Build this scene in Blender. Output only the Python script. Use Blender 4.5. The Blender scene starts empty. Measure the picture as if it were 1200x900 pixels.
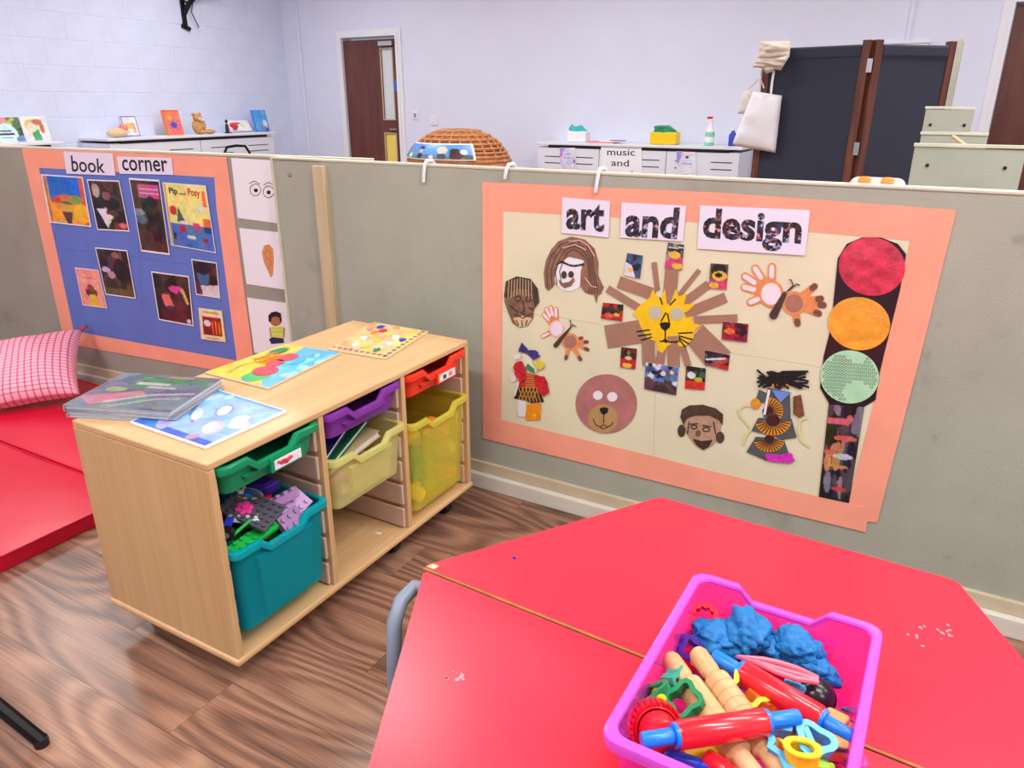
import bpy, bmesh, math, random
import numpy as np
from mathutils import Vector, Matrix

# ------------------------------------------------------------------ camera, world, lights, exposure
SC = bpy.context.scene
COL = SC.collection
CAM_H, FPX = 1.33, 870.0
PITCH, YAW = math.atan(329/870), math.radians(29.7)
FW = Vector((-math.sin(YAW)*math.cos(PITCH), math.cos(YAW)*math.cos(PITCH), -math.sin(PITCH)))
RT = Vector((math.cos(YAW), math.sin(YAW), 0))
UP = RT.cross(FW)
CAM = Vector((0, 0, CAM_H))
cam = bpy.data.cameras.new('camera')
cam.sensor_width = 36; cam.lens = 36*FPX/1200; cam.clip_start = 0.02
cam_o = bpy.data.objects.new('camera', cam); COL.objects.link(cam_o)
m = Matrix((RT, UP, -FW)).transposed().to_4x4(); m.translation = CAM
cam_o.matrix_world = m
SC.camera = cam_o
W = bpy.data.worlds.new('world'); SC.world = W; W.use_nodes = True
W.node_tree.nodes['Background'].inputs[0].default_value = (0.80, 0.86, 1.0, 1)
W.node_tree.nodes['Background'].inputs[1].default_value = 0.3
SC.view_settings.view_transform = 'Standard'
SC.view_settings.look = 'None'
SC.view_settings.gamma = 1.0
SC.view_settings.use_curve_mapping = False
SC.view_settings.exposure = 0.06
LIGHT_POWER = 33.0
LIGHT_COL = (1.0, 0.985, 0.97)
CEIL = 3.05
LAMP_SPOTS = [(-5.6, 5.2), (-2.8, 5.2), (0.2, 5.2), (-5.6, 2.6), (-2.7, 2.7), (0.6, 2.4), (-3.6, 0.0), (-1.0, -0.3), (2.0, 0.0), (-2.2, -2.0), (2.5, 2.3), (0.6, 0.9)]  # final pair added as fill to brighten the storage unit front and art board

# ------------------------------------------------------------------ helpers
def lin(c):
    return tuple((v/255/12.92 if v/255 <= 0.04045 else ((v/255+0.055)/1.055)**2.4) for v in c[:3])
def unproject(x, y):
    return FW + RT*((x-600)/FPX) + UP*((450-y)/FPX)
def G(x, y, z):                       # measured point on a level surface at height z
    r = unproject(x, y); return CAM + r*((z-CAM_H)/r.z)
def atY(x, y, Y):
    r = unproject(x, y); return CAM + r*(Y/r.y)
def atX(x, y, X):
    r = unproject(x, y); return CAM + r*(X/r.x)

MATS = {}
def nodes(name):
    m = bpy.data.materials.new(name); m.use_nodes = True
    nt = m.node_tree; b = nt.nodes['Principled BSDF']
    return m, nt, b
def mat(name, col, rough=0.5, noise=0.0, nscale=8.0, bump=0.0, bscale=60.0, metal=0.0, spec=0.4, sheen=0.0, coat=0.0):
    if name in MATS: return MATS[name]
    m, nt, b = nodes(name)
    c = lin(col)
    b.inputs['Base Color'].default_value = (*c, 1)
    b.inputs['Roughness'].default_value = rough
    b.inputs['Metallic'].default_value = metal
    b.inputs['Specular IOR Level'].default_value = spec
    if sheen: b.inputs['Sheen Weight'].default_value = sheen
    if coat: b.inputs['Coat Weight'].default_value = coat
    if noise or bump:
        tc = nt.nodes.new('ShaderNodeTexCoord')
    if noise:
        n = nt.nodes.new('ShaderNodeTexNoise'); n.inputs['Scale'].default_value = nscale; n.inputs['Detail'].default_value = 5
        nt.links.new(tc.outputs['Object'], n.inputs['Vector'])
        r = nt.nodes.new('ShaderNodeValToRGB')
        r.color_ramp.elements[0].position = 0.3; r.color_ramp.elements[1].position = 0.7
        r.color_ramp.elements[0].color = (*[max(0, v*(1-noise)) for v in c], 1)
        r.color_ramp.elements[1].color = (*[min(1, v*(1+noise)) for v in c], 1)
        nt.links.new(n.outputs['Fac'], r.inputs['Fac']); nt.links.new(r.outputs['Color'], b.inputs['Base Color'])
    if bump:
        n2 = nt.nodes.new('ShaderNodeTexNoise'); n2.inputs['Scale'].default_value = bscale; n2.inputs['Detail'].default_value = 4
        nt.links.new(tc.outputs['Object'], n2.inputs['Vector'])
        bp = nt.nodes.new('ShaderNodeBump'); bp.inputs['Strength'].default_value = bump; bp.inputs['Distance'].default_value = 0.01
        nt.links.new(n2.outputs['Fac'], bp.inputs['Height']); nt.links.new(bp.outputs['Normal'], b.inputs['Normal'])
    MATS[name] = m; return m
def wood(name, dark, mid, light, axis, stretch=9.0, base=1.6, rings=16.0, rough=0.4, contrast=1.0, per_object=False, fibre=0.35, big=0.5, fx=5.0, fy=220.0, detail=1.2):
    if name in MATS: return MATS[name]
    m, nt, b = nodes(name); L = nt.links.new
    def math_(op, a, c, d=None):
        n = nt.nodes.new('ShaderNodeMath'); n.operation = op
        for k, v in enumerate((a, c, d)):
            if v is None: continue
            if isinstance(v, (int, float)): n.inputs[k].default_value = v
            else: L(v, n.inputs[k])
        return n.outputs[0]
    tc = nt.nodes.new('ShaderNodeTexCoord'); vec = tc.outputs['Object']
    if per_object:
        oi = nt.nodes.new('ShaderNodeObjectInfo'); mu = nt.nodes.new('ShaderNodeVectorMath'); mu.operation = 'SCALE'
        co = nt.nodes.new('ShaderNodeCombineXYZ')
        for k in range(3): L(oi.outputs['Random'], co.inputs[k])
        L(co.outputs[0], mu.inputs[0]); mu.inputs['Scale'].default_value = 37.0
        ad = nt.nodes.new('ShaderNodeVectorMath'); ad.operation = 'ADD'
        L(vec, ad.inputs[0]); L(mu.outputs[0], ad.inputs[1]); vec = ad.outputs[0]
    def noise(sc_al, sc_ac, det):
        mp = nt.nodes.new('ShaderNodeMapping'); q = [sc_ac]*3; q[axis] = sc_al; mp.inputs['Scale'].default_value = q; L(vec, mp.inputs['Vector'])
        n = nt.nodes.new('ShaderNodeTexNoise'); n.inputs['Scale'].default_value = 1.0; n.inputs['Detail'].default_value = det; L(mp.outputs[0], n.inputs['Vector']); return n.outputs['Fac']
    si = math_('SINE', math_('MULTIPLY', noise(base, base*stretch, detail), rings*6.28), 0)
    v = math_('MULTIPLY_ADD', si, 0.16*contrast, 0.5)
    v = math_('ADD', v, math_('MULTIPLY', math_('SUBTRACT', noise(fx, fy, 3), 0.5), fibre))
    v = math_('ADD', v, math_('MULTIPLY', math_('SUBTRACT', noise(base*.7, base*stretch*.6, 2), 0.5), big))
    if per_object: v = math_('ADD', v, math_('MULTIPLY', math_('SUBTRACT', oi.outputs['Random'], 0.5), 0.16))
    r = nt.nodes.new('ShaderNodeValToRGB'); e = r.color_ramp.elements
    e[0].position = 0.2; e[0].color = (*lin(dark), 1); e[1].position = 0.8; e[1].color = (*lin(light), 1)
    x = e.new(0.5); x.color = (*lin(mid), 1)
    L(v, r.inputs['Fac']); L(r.outputs['Color'], b.inputs['Base Color'])
    b.inputs['Roughness'].default_value = rough; b.inputs['Specular IOR Level'].default_value = 0.4
    MATS[name] = m; return m
def plastic_clear(name, col, alpha, rough=0.25, tint=None):
    """translucent moulded plastic: part clear, part milky"""
    if name in MATS: return MATS[name]
    m, nt, b = nodes(name); L = nt.links.new
    b.inputs['Base Color'].default_value = (*lin(col), 1); b.inputs['Roughness'].default_value = rough
    t = nt.nodes.new('ShaderNodeBsdfTransparent'); t.inputs[0].default_value = (*lin(tint or col), 1)
    tl = nt.nodes.new('ShaderNodeBsdfTranslucent'); tl.inputs[0].default_value = (*lin(col), 1)
    m1 = nt.nodes.new('ShaderNodeMixShader'); m1.inputs[0].default_value = 0.35
    L(b.outputs[0], m1.inputs[1]); L(tl.outputs[0], m1.inputs[2])
    mx = nt.nodes.new('ShaderNodeMixShader'); mx.inputs[0].default_value = alpha
    L(t.outputs[0], mx.inputs[1]); L(m1.outputs[0], mx.inputs[2])
    L(mx.outputs[0], nt.nodes['Material Output'].inputs[0])
    MATS[name] = m; return m
def mat_print(name='printed_picture', rough=0.35):
    if name in MATS: return MATS[name]
    m, nt, b = nodes(name); a = nt.nodes.new('ShaderNodeVertexColor'); a.layer_name = 'Col'
    nt.links.new(a.outputs[0], b.inputs['Base Color']); b.inputs['Roughness'].default_value = rough
    MATS[name] = m; return m

def obj(name, bm, mt, parent=None, loc=None, rot=None, smooth=False, bevel=0.0, seg=2):
    if isinstance(bm, bmesh.types.BMesh):
        bmesh.ops.recalc_face_normals(bm, faces=bm.faces)
        me = bpy.data.meshes.new(name); bm.to_mesh(me); bm.free()
    else: me = bm
    if isinstance(mt, str): mt = MATS[mt]
    if mt and not me.materials: me.materials.append(mt)
    o = bpy.data.objects.new(name, me); COL.objects.link(o)
    if parent: o.parent = parent
    if loc is not None: o.location = loc
    if rot is not None: o.rotation_euler = rot
    if smooth:
        for p in me.polygons: p.use_smooth = True
        if smooth != 'all':
            md = o.modifiers.new('es', 'EDGE_SPLIT'); md.split_angle = math.radians(40)
    if bevel:
        b = o.modifiers.new('bevel', 'BEVEL'); b.width = bevel; b.segments = seg; b.limit_method = 'ANGLE'; b.angle_limit = math.radians(40)
    return o
def tag(o, label=None, cat=None, group=None, kind=None):
    if label: o['label'] = label
    if cat: o['category'] = cat
    if group: o['group'] = group
    if kind: o['kind'] = kind
    return o
def thing(name, label, cat, loc=(0,0,0), rot=(0,0,0), group=None):
    o = bpy.data.objects.new(name, None); COL.objects.link(o); o.empty_display_size = 0.05
    o.location = loc; o.rotation_euler = rot if not isinstance(rot, (int, float)) else (0, 0, rot)
    return tag(o, label, cat, group)
def box(x0, x1, y0, y1, z0, z1, bm=None):
    bm = bm or bmesh.new()
    v = [bm.verts.new((x, y, z)) for x in (x0, x1) for y in (y0, y1) for z in (z0, z1)]
    for f in ((0,1,3,2), (4,6,7,5), (0,4,5,1), (2,3,7,6), (0,2,6,4), (1,5,7,3)): bm.faces.new([v[i] for i in f])
    return bm
def prism(pts, z0, z1, bm=None):
    bm = bm or bmesh.new()
    a = [bm.verts.new((p[0], p[1], z0)) for p in pts]; b = [bm.verts.new((p[0], p[1], z1)) for p in pts]
    n = len(pts)
    bm.faces.new(a[::-1]); bm.faces.new(b)
    for i in range(n): bm.faces.new((a[i], a[(i+1) % n], b[(i+1) % n], b[i]))
    return bm
def lathe(prof, n=20, bm=None, M=None):
    bm = bm or bmesh.new(); rings = []
    for r, z in prof:
        if r < 1e-6: ring = [bm.verts.new((0, 0, z))]
        else: ring = [bm.verts.new((r*math.cos(2*math.pi*i/n), r*math.sin(2*math.pi*i/n), z)) for i in range(n)]
        rings.append(ring)
    for a, b in zip(rings, rings[1:]):
        for i in range(n):
            j = (i+1) % n
            if len(a) == 1 and len(b) == 1: continue
            if len(a) == 1: bm.faces.new((a[0], b[i], b[j]))
            elif len(b) == 1: bm.faces.new((a[i], a[j], b[0]))
            else: bm.faces.new((a[i], a[j], b[j], b[i]))
    for ring in (rings[0], rings[-1]):
        if len(ring) > 1: bm.faces.new(ring)
    if M is not None: bmesh.ops.transform(bm, matrix=M, verts=[v for rg in rings for v in rg])
    return bm
def tube(pts, r, n=8, bm=None, closed=False, squash=None):
    bm = bm or bmesh.new(); P = [Vector(p) for p in pts]; N = len(P); rings = []
    prev = None
    for i in range(N):
        if closed: d = P[(i+1) % N]-P[i-1]
        else: d = P[min(i+1, N-1)]-P[max(i-1, 0)]
        d.normalize()
        u = prev if prev is not None else (Vector((0, 0, 1)) if abs(d.z) < .9 else Vector((1, 0, 0)))
        u = (u-d*u.dot(d)).normalized(); w = d.cross(u); prev = u
        rr = r[i] if isinstance(r, (list, tuple)) else r
        sq = squash or 1.0
        rings.append([bm.verts.new(P[i]+(u*math.cos(2*math.pi*k/n)*sq+w*math.sin(2*math.pi*k/n))*rr) for k in range(n)])
    R = range(N if closed else N-1)
    for i in R:
        a, b = rings[i], rings[(i+1) % N]
        for k in range(n): bm.faces.new((a[k], a[(k+1) % n], b[(k+1) % n], b[k]))
    if not closed: bm.faces.new(rings[0]); bm.faces.new(rings[-1])
    return bm
def rrect(w, d, r, n=4):
    out = []
    for cx, cy, a0 in ((w/2-r, d/2-r, 0), (-w/2+r, d/2-r, 90), (-w/2+r, -d/2+r, 180), (w/2-r, -d/2+r, 270)):
        for k in range(n+1):
            a = math.radians(a0+90*k/n); out.append((cx+r*math.cos(a), cy+r*math.sin(a)))
    return out
def copy_tree(o, parent=None):
    c = o.copy(); COL.objects.link(c); c.parent = parent
    for ch in list(o.children): copy_tree(ch, c)
    return c

# printed pictures: a fine grid of coloured points
def paint(nx, ny, bg, shapes, seed=0):
    s, t = np.meshgrid((np.arange(nx)+.5)/nx, (np.arange(ny)+.5)/ny)
    img = np.ones((ny, nx, 3))*np.array(bg, float)
    rng = np.random.RandomState(seed)
    for sh in shapes:
        k = sh[0]
        if k == 'e':
            _, cx, cy, rx, ry, c = sh[:6]; a = math.radians(sh[6]) if len(sh) > 6 else 0
            dx, dy = s-cx, t-cy; u = dx*math.cos(a)+dy*math.sin(a); v = -dx*math.sin(a)+dy*math.cos(a)
            img[(u/rx)**2+(v/ry)**2 < 1] = c
        elif k == 'r':
            _, x0, y0, x1, y1, c = sh; img[(s >= x0) & (s < x1) & (t >= y0) & (t < y1)] = c
        elif k == 'p':
            _, pts, c = sh; ins = np.zeros(s.shape, bool); n = len(pts)
            for i in range(n):
                (x1, y1), (x2, y2) = pts[i], pts[(i+1) % n]
                if y1 == y2: continue
                cond = ((y1 > t) != (y2 > t)) & (s < (x2-x1)*(t-y1)/(y2-y1)+x1); ins ^= cond
            img[ins] = c
        elif k == 'l':
            _, pts, w, c = sh; asp = ny/nx
            for (x1, y1), (x2, y2) in zip(pts, pts[1:]):
                dx, dy = x2-x1, (y2-y1)*asp; q = np.clip(((s-x1)*dx+(t-y1)*asp*dy)/(dx*dx+dy*dy+1e-9), 0, 1)
                img[np.hypot(s-x1-q*dx, (t-y1)*asp-q*dy) < w] = c
        elif k == 'b':
            _, n, pal, r0, r1 = sh[:5]; x0, y0, x1, y1 = sh[5] if len(sh) > 5 else (0, 0, 1, 1)
            for _i in range(n):
                cx, cy = rng.uniform(x0, x1), rng.uniform(y0, y1); rx, ry = rng.uniform(r0, r1, 2); a = rng.uniform(0, 3.14)
                dx, dy = s-cx, t-cy; u = dx*math.cos(a)+dy*math.sin(a); v = -dx*math.sin(a)+dy*math.cos(a)
                img[(u/rx)**2+(v/ry)**2 < 1] = pal[rng.randint(len(pal))]
        elif k == 'g':
            _, y0, y1, c0, c1 = sh; q = np.clip((t-y0)/(y1-y0), 0, 1)[..., None]; msk = (t >= y0) & (t < y1)
            img[msk] = (np.array(c0)*(1-q)+np.array(c1)*q)[msk]
    for q, amp in ((5, 9), (11, 9), (22, 7)):                     # printed photos are never flat
        lo = rng.normal(0, amp, (q, q, 3)); yi = (np.arange(ny)*(q-1)/ny); xi = (np.arange(nx)*(q-1)/nx); y0, x0 = yi.astype(int), xi.astype(int); fy, fx = (yi-y0)[:, None, None], (xi-x0)[None, :, None]
        img += lo[y0][:, x0]*(1-fy)*(1-fx)+lo[y0+1][:, x0]*fy*(1-fx)+lo[y0][:, x0+1]*(1-fy)*fx+lo[y0+1][:, x0+1]*fy*fx
    img += rng.normal(0, 5, img.shape[:2])[..., None]
    return np.clip(img, 0, 255)
def picture(name, corners, img, parent, z=0.0, mt=None):
    """corners tl,tr,br,bl in the parent's local space"""
    ny, nx = img.shape[:2]; tl, tr, br, bl = [Vector((*c[:2], c[2] if len(c) > 2 else z)) for c in corners]
    vs, fs = [], []
    for j in range(ny):
        t = j/(ny-1)
        for i in range(nx):
            s = i/(nx-1); vs.append((tl*(1-s)+tr*s)*(1-t)+(bl*(1-s)+br*s)*t)
    for j in range(ny-1):
        for i in range(nx-1):
            a = j*nx+i; fs.append((a, a+nx, a+nx+1, a+1))
    me = bpy.data.meshes.new(name); me.from_pydata(vs, [], fs)
    ca = me.color_attributes.new('Col', 'FLOAT_COLOR', 'POINT')
    q = img/255; l = np.where(q <= 0.04045, q/12.92, ((q+0.055)/1.055)**2.4)
    rgba = np.ones((ny*nx, 4), np.float32); rgba[:, :3] = l.reshape(-1, 3)
    ca.data.foreach_set('color', rgba.ravel())
    return obj(name, me, mt or mat_print(), parent)
FONT_CACHE = {}
def text_verts(s, bold):
    if (s, bold) in FONT_CACHE: return FONT_CACHE[(s, bold)]
    cu = bpy.data.curves.new('t', 'FONT'); cu.body = s; cu.size = 1; cu.offset = bold; cu.resolution_u = 3
    cu.align_x = 'CENTER'; cu.space_line = 0.95
    o = bpy.data.objects.new('t', cu); COL.objects.link(o)
    dg = bpy.context.evaluated_depsgraph_get(); me = bpy.data.meshes.new_from_object(o.evaluated_get(dg))
    V = [tuple(v.co) for v in me.vertices]; F = [tuple(p.vertices) for p in me.polygons]
    bpy.data.objects.remove(o); bpy.data.curves.remove(cu); bpy.data.meshes.remove(me)
    FONT_CACHE[(s, bold)] = (V, F); return V, F
def lettering(name, s, corners, mt, parent, z=0.0, bold=0.0):
    V, F = text_verts(s, bold)
    xs = [v[0] for v in V]; ys = [v[1] for v in V]; x0, x1, y0, y1 = min(xs), max(xs), min(ys), max(ys)
    tl, tr, br, bl = [Vector((*c[:2], c[2] if len(c) > 2 else z)) for c in corners]
    vs = []
    for v in V:
        a = (v[0]-x0)/(x1-x0); t = (y1-v[1])/(y1-y0)
        vs.append((tl*(1-a)+tr*a)*(1-t)+(bl*(1-a)+br*a)*t)
    me = bpy.data.meshes.new(name); me.from_pydata(vs, [], F)
    return obj(name, me, mt, parent)

# ------------------------------------------------------------------ materials
mat('wall_paint', (221, 225, 243), 0.7, noise=0.02, nscale=3, bump=0.08, bscale=35)
mat('block_paint', (217, 224, 247), 0.65, noise=0.03, nscale=6, bump=0.25, bscale=40)
mat('ceiling_paint', (236, 236, 238), 0.8)
mat('white_gloss', (232, 233, 238), 0.35)
mat('white_paper', (238, 238, 244), 0.6)
mat('lilac_paper', (232, 228, 246), 0.6)
mat('cupboard_white', (225, 228, 238), 0.4)
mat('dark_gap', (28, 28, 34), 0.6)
mat('black_metal', (18, 18, 20), 0.4, metal=0.3)
mat('grey_metal', (150, 156, 166), 0.35, metal=0.6)
mat('steel', (190, 192, 198), 0.3, metal=0.9)
mat('rubber', (24, 24, 30), 0.5)
wood('plank_walnut', (92, 66, 54), (140, 102, 83), (176, 136, 110), 0, stretch=4.4, base=1.15, rings=13.0, rough=0.30, contrast=0.85, per_object=True, fibre=0.55, big=0.45, fx=5, fy=170, detail=0.4)
wood('beech_up', (190, 150, 104), (205, 166, 118), (216, 180, 134), 2, stretch=12, base=1.0, rings=4, rough=0.38, contrast=0.35, fibre=0.5, big=0.3, fx=3, fy=160)
wood('beech_along', (194, 154, 108), (209, 170, 122), (220, 184, 138), 1, stretch=12, base=1.0, rings=4, rough=0.32, contrast=0.35, fibre=0.5, big=0.3, fx=3, fy=160)
mat('runner_plastic', (205, 176, 154), 0.4)
wood('door_wood', (82, 44, 40), (100, 55, 48), (116, 66, 58), 2, stretch=10, base=1.0, rings=3, rough=0.4, contrast=0.6)
wood('frame_wood', (82, 46, 36), (104, 60, 46), (124, 76, 58), 2, stretch=14, base=1.2, rings=3, rough=0.45)
wood('pin_wood', (186, 138, 90), (208, 162, 114), (222, 182, 136), 2, stretch=8, base=6, rings=3, rough=0.5, contrast=0.6)
wood('batten_wood', (184, 166, 128), (198, 182, 146), (208, 194, 160), 2, stretch=12, base=1.5, rings=3, rough=0.6, contrast=0.5)
mat('ply_edge', (164, 104, 60), 0.6, noise=0.2, nscale=30)
mat('skirting', (220, 216, 204), 0.45, noise=0.05, nscale=10)
mat('skirting_beige', (200, 188, 160), 0.5, noise=0.08, nscale=8)
def felt(name, col, dark):
    m, nt, b = nodes(name); L = nt.links.new
    tc = nt.nodes.new('ShaderNodeTexCoord')
    n = nt.nodes.new('ShaderNodeTexNoise'); n.inputs['Scale'].default_value = 2.2; n.inputs['Detail'].default_value = 6; n.inputs['Roughness'].default_value = 0.62
    L(tc.outputs['Object'], n.inputs['Vector'])
    r = nt.nodes.new('ShaderNodeValToRGB'); e = r.color_ramp.elements
    e[0].position = 0.27; e[0].color = (*lin(dark), 1); e[1].position = 0.62; e[1].color = (*lin([v*1.05 for v in col]), 1)
    x = e.new(0.42); x.color = (*lin(col), 1)
    n3 = nt.nodes.new('ShaderNodeTexNoise'); n3.inputs['Scale'].default_value = 9; n3.inputs['Detail'].default_value = 2
    L(tc.outputs['Object'], n3.inputs['Vector'])
    r3 = nt.nodes.new('ShaderNodeValToRGB'); r3.color_ramp.elements[0].position = 0.24; r3.color_ramp.elements[0].color = (.55, .56, .55, 1)
    r3.color_ramp.elements[1].position = 0.33; r3.color_ramp.elements[1].color = (1, 1, 1, 1)
    L(n3.outputs['Fac'], r3.inputs['Fac'])
    mx = nt.nodes.new('ShaderNodeMixRGB'); mx.blend_type = 'MULTIPLY'; mx.inputs[0].default_value = 0.55
    L(n.outputs['Fac'], r.inputs['Fac']); L(r.outputs[0], mx.inputs[1]); L(r3.outputs[0], mx.inputs[2])
    L(mx.outputs[0], b.inputs['Base Color']); b.inputs['Roughness'].default_value = 0.9; b.inputs['Specular IOR Level'].default_value = 0.15
    n2 = nt.nodes.new('ShaderNodeTexNoise'); n2.inputs['Scale'].default_value = 180
    L(tc.outputs['Object'], n2.inputs['Vector'])
    bp = nt.nodes.new('ShaderNodeBump'); bp.inputs['Strength'].default_value = 0.25; bp.inputs['Distance'].default_value = 0.004
    L(n2.outputs['Fac'], bp.inputs['Height']); L(bp.outputs[0], b.inputs['Normal'])
    MATS[name] = m
felt('board_felt', (165, 168, 154), (138, 140, 128))
felt('board_felt_grey', (154, 152, 140), (122, 120, 109))
mat('board_edge', (206, 203, 182), 0.7, noise=0.06, nscale=12)
mat('peach_paper', (250, 166, 140), 0.7, noise=0.05, nscale=7, bump=0.12, bscale=9)
mat('cream_paper', (227, 222, 190), 0.75, noise=0.04, nscale=5, bump=0.10, bscale=7)
mat('blue_paper', (98, 122, 200), 0.7, noise=0.06, nscale=6, bump=0.12, bscale=7)
mat('ink', (28, 26, 30), 0.5)
mat('ink_brown', (70, 48, 38), 0.6)
mat('hair_brown', (142, 104, 84), 0.7, noise=0.25, nscale=40)
mat('face_brown', (128, 98, 76), 0.6, noise=0.3, nscale=45)
mat('hair_dark', (78, 60, 48), 0.6, noise=0.3, nscale=50)
mat('wood_paper', (222, 190, 150), 0.6, noise=0.15, nscale=60)
mat('mane_brown', (166, 124, 102), 0.7, noise=0.06, nscale=20)
mat('lion_yellow', (248, 202, 20), 0.6, noise=0.08, nscale=25)
mat('eye_grey', (196, 194, 170), 0.5)
mat('pink_paint', (240, 196, 196), 0.6)
mat('white_paint', (242, 226, 236), 0.6)
mat('orange_paint', (228, 146, 88), 0.65, noise=0.12, nscale=60)
mat('palm_brown', (168, 118, 100), 0.65, noise=0.1, nscale=60)
mat('finger_brown', (116, 82, 70), 0.65)
mat('bear_pink', (178, 116, 112), 0.7, noise=0.16, nscale=18)
mat('bear_tan', (184, 146, 98), 0.7, noise=0.08, nscale=20)
mat('strip_black', (42, 32, 38), 0.25, noise=0.2, nscale=12)
mat('tissue_red', (208, 48, 76), 0.22, noise=0.35, nscale=26, bump=1.0, bscale=22, coat=1.0)
mat('tissue_orange', (250, 168, 52), 0.22, noise=0.2, nscale=22, bump=1.0, bscale=20, coat=1.0)
mat('tissue_green', (176, 226, 186), 0.3, noise=0.08, nscale=22)
mat('green_dark', (60, 92, 84), 0.5)
mat('feather_red', (196, 34, 44), 0.9, noise=0.3, nscale=70)
mat('foil_blue', (66, 56, 128), 0.3, noise=0.4, nscale=90)
mat('pompom_yellow', (224, 206, 70), 0.8)
mat('cloth_gold', (196, 140, 60), 0.7)
mat('cloth_black', (46, 38, 34), 0.7)
mat('felt_white', (236, 232, 240), 0.7)
mat('felt_orange', (250, 150, 24), 0.5, noise=0.15, nscale=60)
mat('felt_green', (72, 128, 92), 0.7)
mat('cloth_grey', (84, 88, 92), 0.8)
mat('cloth_blue', (112, 142, 216), 0.8)
mat('ankara_orange', (220, 148, 44), 0.7, noise=0.12, nscale=60)
mat('ankara_brown', (66, 30, 30), 0.7)
mat('feather_magenta', (214, 48, 190), 0.9, noise=0.2, nscale=70)
mat('pipe_cleaner', (224, 214, 156), 0.9)
mat('card_pink', (238, 132, 126), 0.6)
mat('red_laminate', (240, 44, 66), 0.30, noise=0.035, nscale=5, spec=0.5)
mat('red_vinyl', (200, 12, 48), 0.30, noise=0.06, nscale=4, bump=0.25, bscale=6)
mat('red_plastic', (222, 30, 44), 0.25, coat=0.3)
mat('blue_plastic', (26, 120, 230), 0.28)
mat('navy_plastic', (36, 56, 178), 0.3)
mat('dough_blue', (18, 112, 178), 0.55, noise=0.12, nscale=30, bump=0.6, bscale=55)
mat('pink_plastic', (242, 108, 128), 0.35)
mat('green_plastic', (30, 134, 84), 0.35)
mat('teal_plastic', (58, 164, 140), 0.35)
mat('yellow_plastic', (240, 200, 30), 0.35)
mat('orange_plastic', (240, 132, 48), 0.4)
mat('tan_plastic', (222, 160, 92), 0.4)
mat('black_plastic', (34, 24, 32), 0.25)
mat('lime_plastic', (160, 220, 60), 0.4)
mat('sky_plastic', (84, 172, 226), 0.35)
mat('purple_plastic', (70, 40, 150), 0.35)
mat('lilac_plastic', (196, 150, 204), 0.35)
mat('mauve_plastic', (150, 110, 158), 0.35)
mat('grey_plastic', (86, 86, 98), 0.4)
mat('bright_green', (34, 190, 78), 0.35)
mat('white_plastic', (236, 236, 240), 0.35)
mat('hotpink_plastic', (232, 64, 150), 0.35)
mat('tray_green', (10, 136, 90), 0.3)
mat('tray_red', (236, 56, 34), 0.3)
plastic_clear('tray_purple', (172, 80, 204), 0.75)
plastic_clear('tray_teal', (24, 206, 220), 0.38, tint=(150, 236, 240))
plastic_clear('rim_teal', (14, 196, 206), 0.8)
plastic_clear('tray_yellow', (252, 246, 132), 0.28, tint=(253, 250, 190))
plastic_clear('rim_yellow', (244, 238, 104), 0.65)
plastic_clear('tray_pale', (250, 248, 190), 0.36, tint=(253, 252, 226))
plastic_clear('rim_pale', (244, 244, 166), 0.66)
plastic_clear('tub_magenta', (244, 120, 226), 0.28, tint=(254, 176, 242), rough=0.2)
plastic_clear('rim_magenta', (222, 128, 244), 0.62, tint=(250, 190, 250), rough=0.2)
mat('wicker', (190, 128, 82), 0.6, noise=0.25, nscale=30)
mat('fabric_black', (42, 46, 64), 0.75, noise=0.08, nscale=2, sheen=0.2)
mat('canvas_white', (238, 237, 242), 0.85, noise=0.03, nscale=10, bump=0.3, bscale=14)
mat('canvas_beige', (214, 200, 184), 0.9, noise=0.06, nscale=18, bump=0.4, bscale=20)
mat('bottle_green', (130, 214, 176), 0.25)
mat('teal_pack', (60, 178, 184), 0.35)
mat('glass_pane', (214, 220, 226), 0.1, spec=0.6)
mat('yellow_view', (240, 214, 110), 0.5)
mat('teddy_fur', (196, 146, 90), 0.9, noise=0.2, nscale=50)
mat('page_edge', (214, 216, 220), 0.6, noise=0.06, nscale=50)
mat('card_board', (214, 196, 160), 0.6)

# ------------------------------------------------------------------ the room
XL, YF, XR, YN = -7.28, 7.2, 3.6, -3.2
PX0, PX1, PY0, PY1 = -4.6, 1.8, -0.525, 2.175        # planked area that can be seen
bm = bmesh.new()
box(XL, XR, YN, PY0, -0.1, 0, bm); box(XL, XR, PY1, YF, -0.1, 0, bm)
box(XL, PX0, PY0, PY1, -0.1, 0, bm); box(PX1, XR, PY0, PY1, -0.1, 0, bm); box(PX0, PX1, PY0, PY1, -0.1, -0.004, bm)
floor = tag(obj('floor', bm, 'plank_walnut'), kind='structure')
PW, PL = 0.18, 1.28
me_plank = {}
def plank_mesh(L):
    k = round(L, 3)
    if k not in me_plank:
        bm = box(0.0004, L-0.0004, 0.0004, PW-0.0004, -0.004, 0)
        me = bpy.data.meshes.new('plank'); bm.to_mesh(me); bm.free(); me.materials.append(MATS['plank_walnut']); me_plank[k] = me
    return me_plank[k]
offs = {7: -1.31, 8: -1.70, 9: -1.05, 6: -2.1, 10: -1.55, 5: -0.6}
for r in range(15):
    y = PY0+r*PW
    x = offs.get(r, -1.3+((r*0.47) % 1.28)) 
    while x > PX0: x -= PL
    while x < PX1:
        a, b = max(x, PX0), min(x+PL, PX1)
        if b-a > 0.02: obj('plank', plank_mesh(b-a), None, floor, loc=(a, y, 0))
        x += PL
tag(obj('ceiling', box(XL, XR, YN, YF, CEIL, CEIL+0.1), 'ceiling_paint'), kind='structure')
wl = tag(obj('wall_left', box(XL-0.15, XL-0.0025, YN, YF, 0, CEIL), 'block_paint'), kind='structure')
BW, BH, J = 0.45, 0.2245, 0.009
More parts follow.
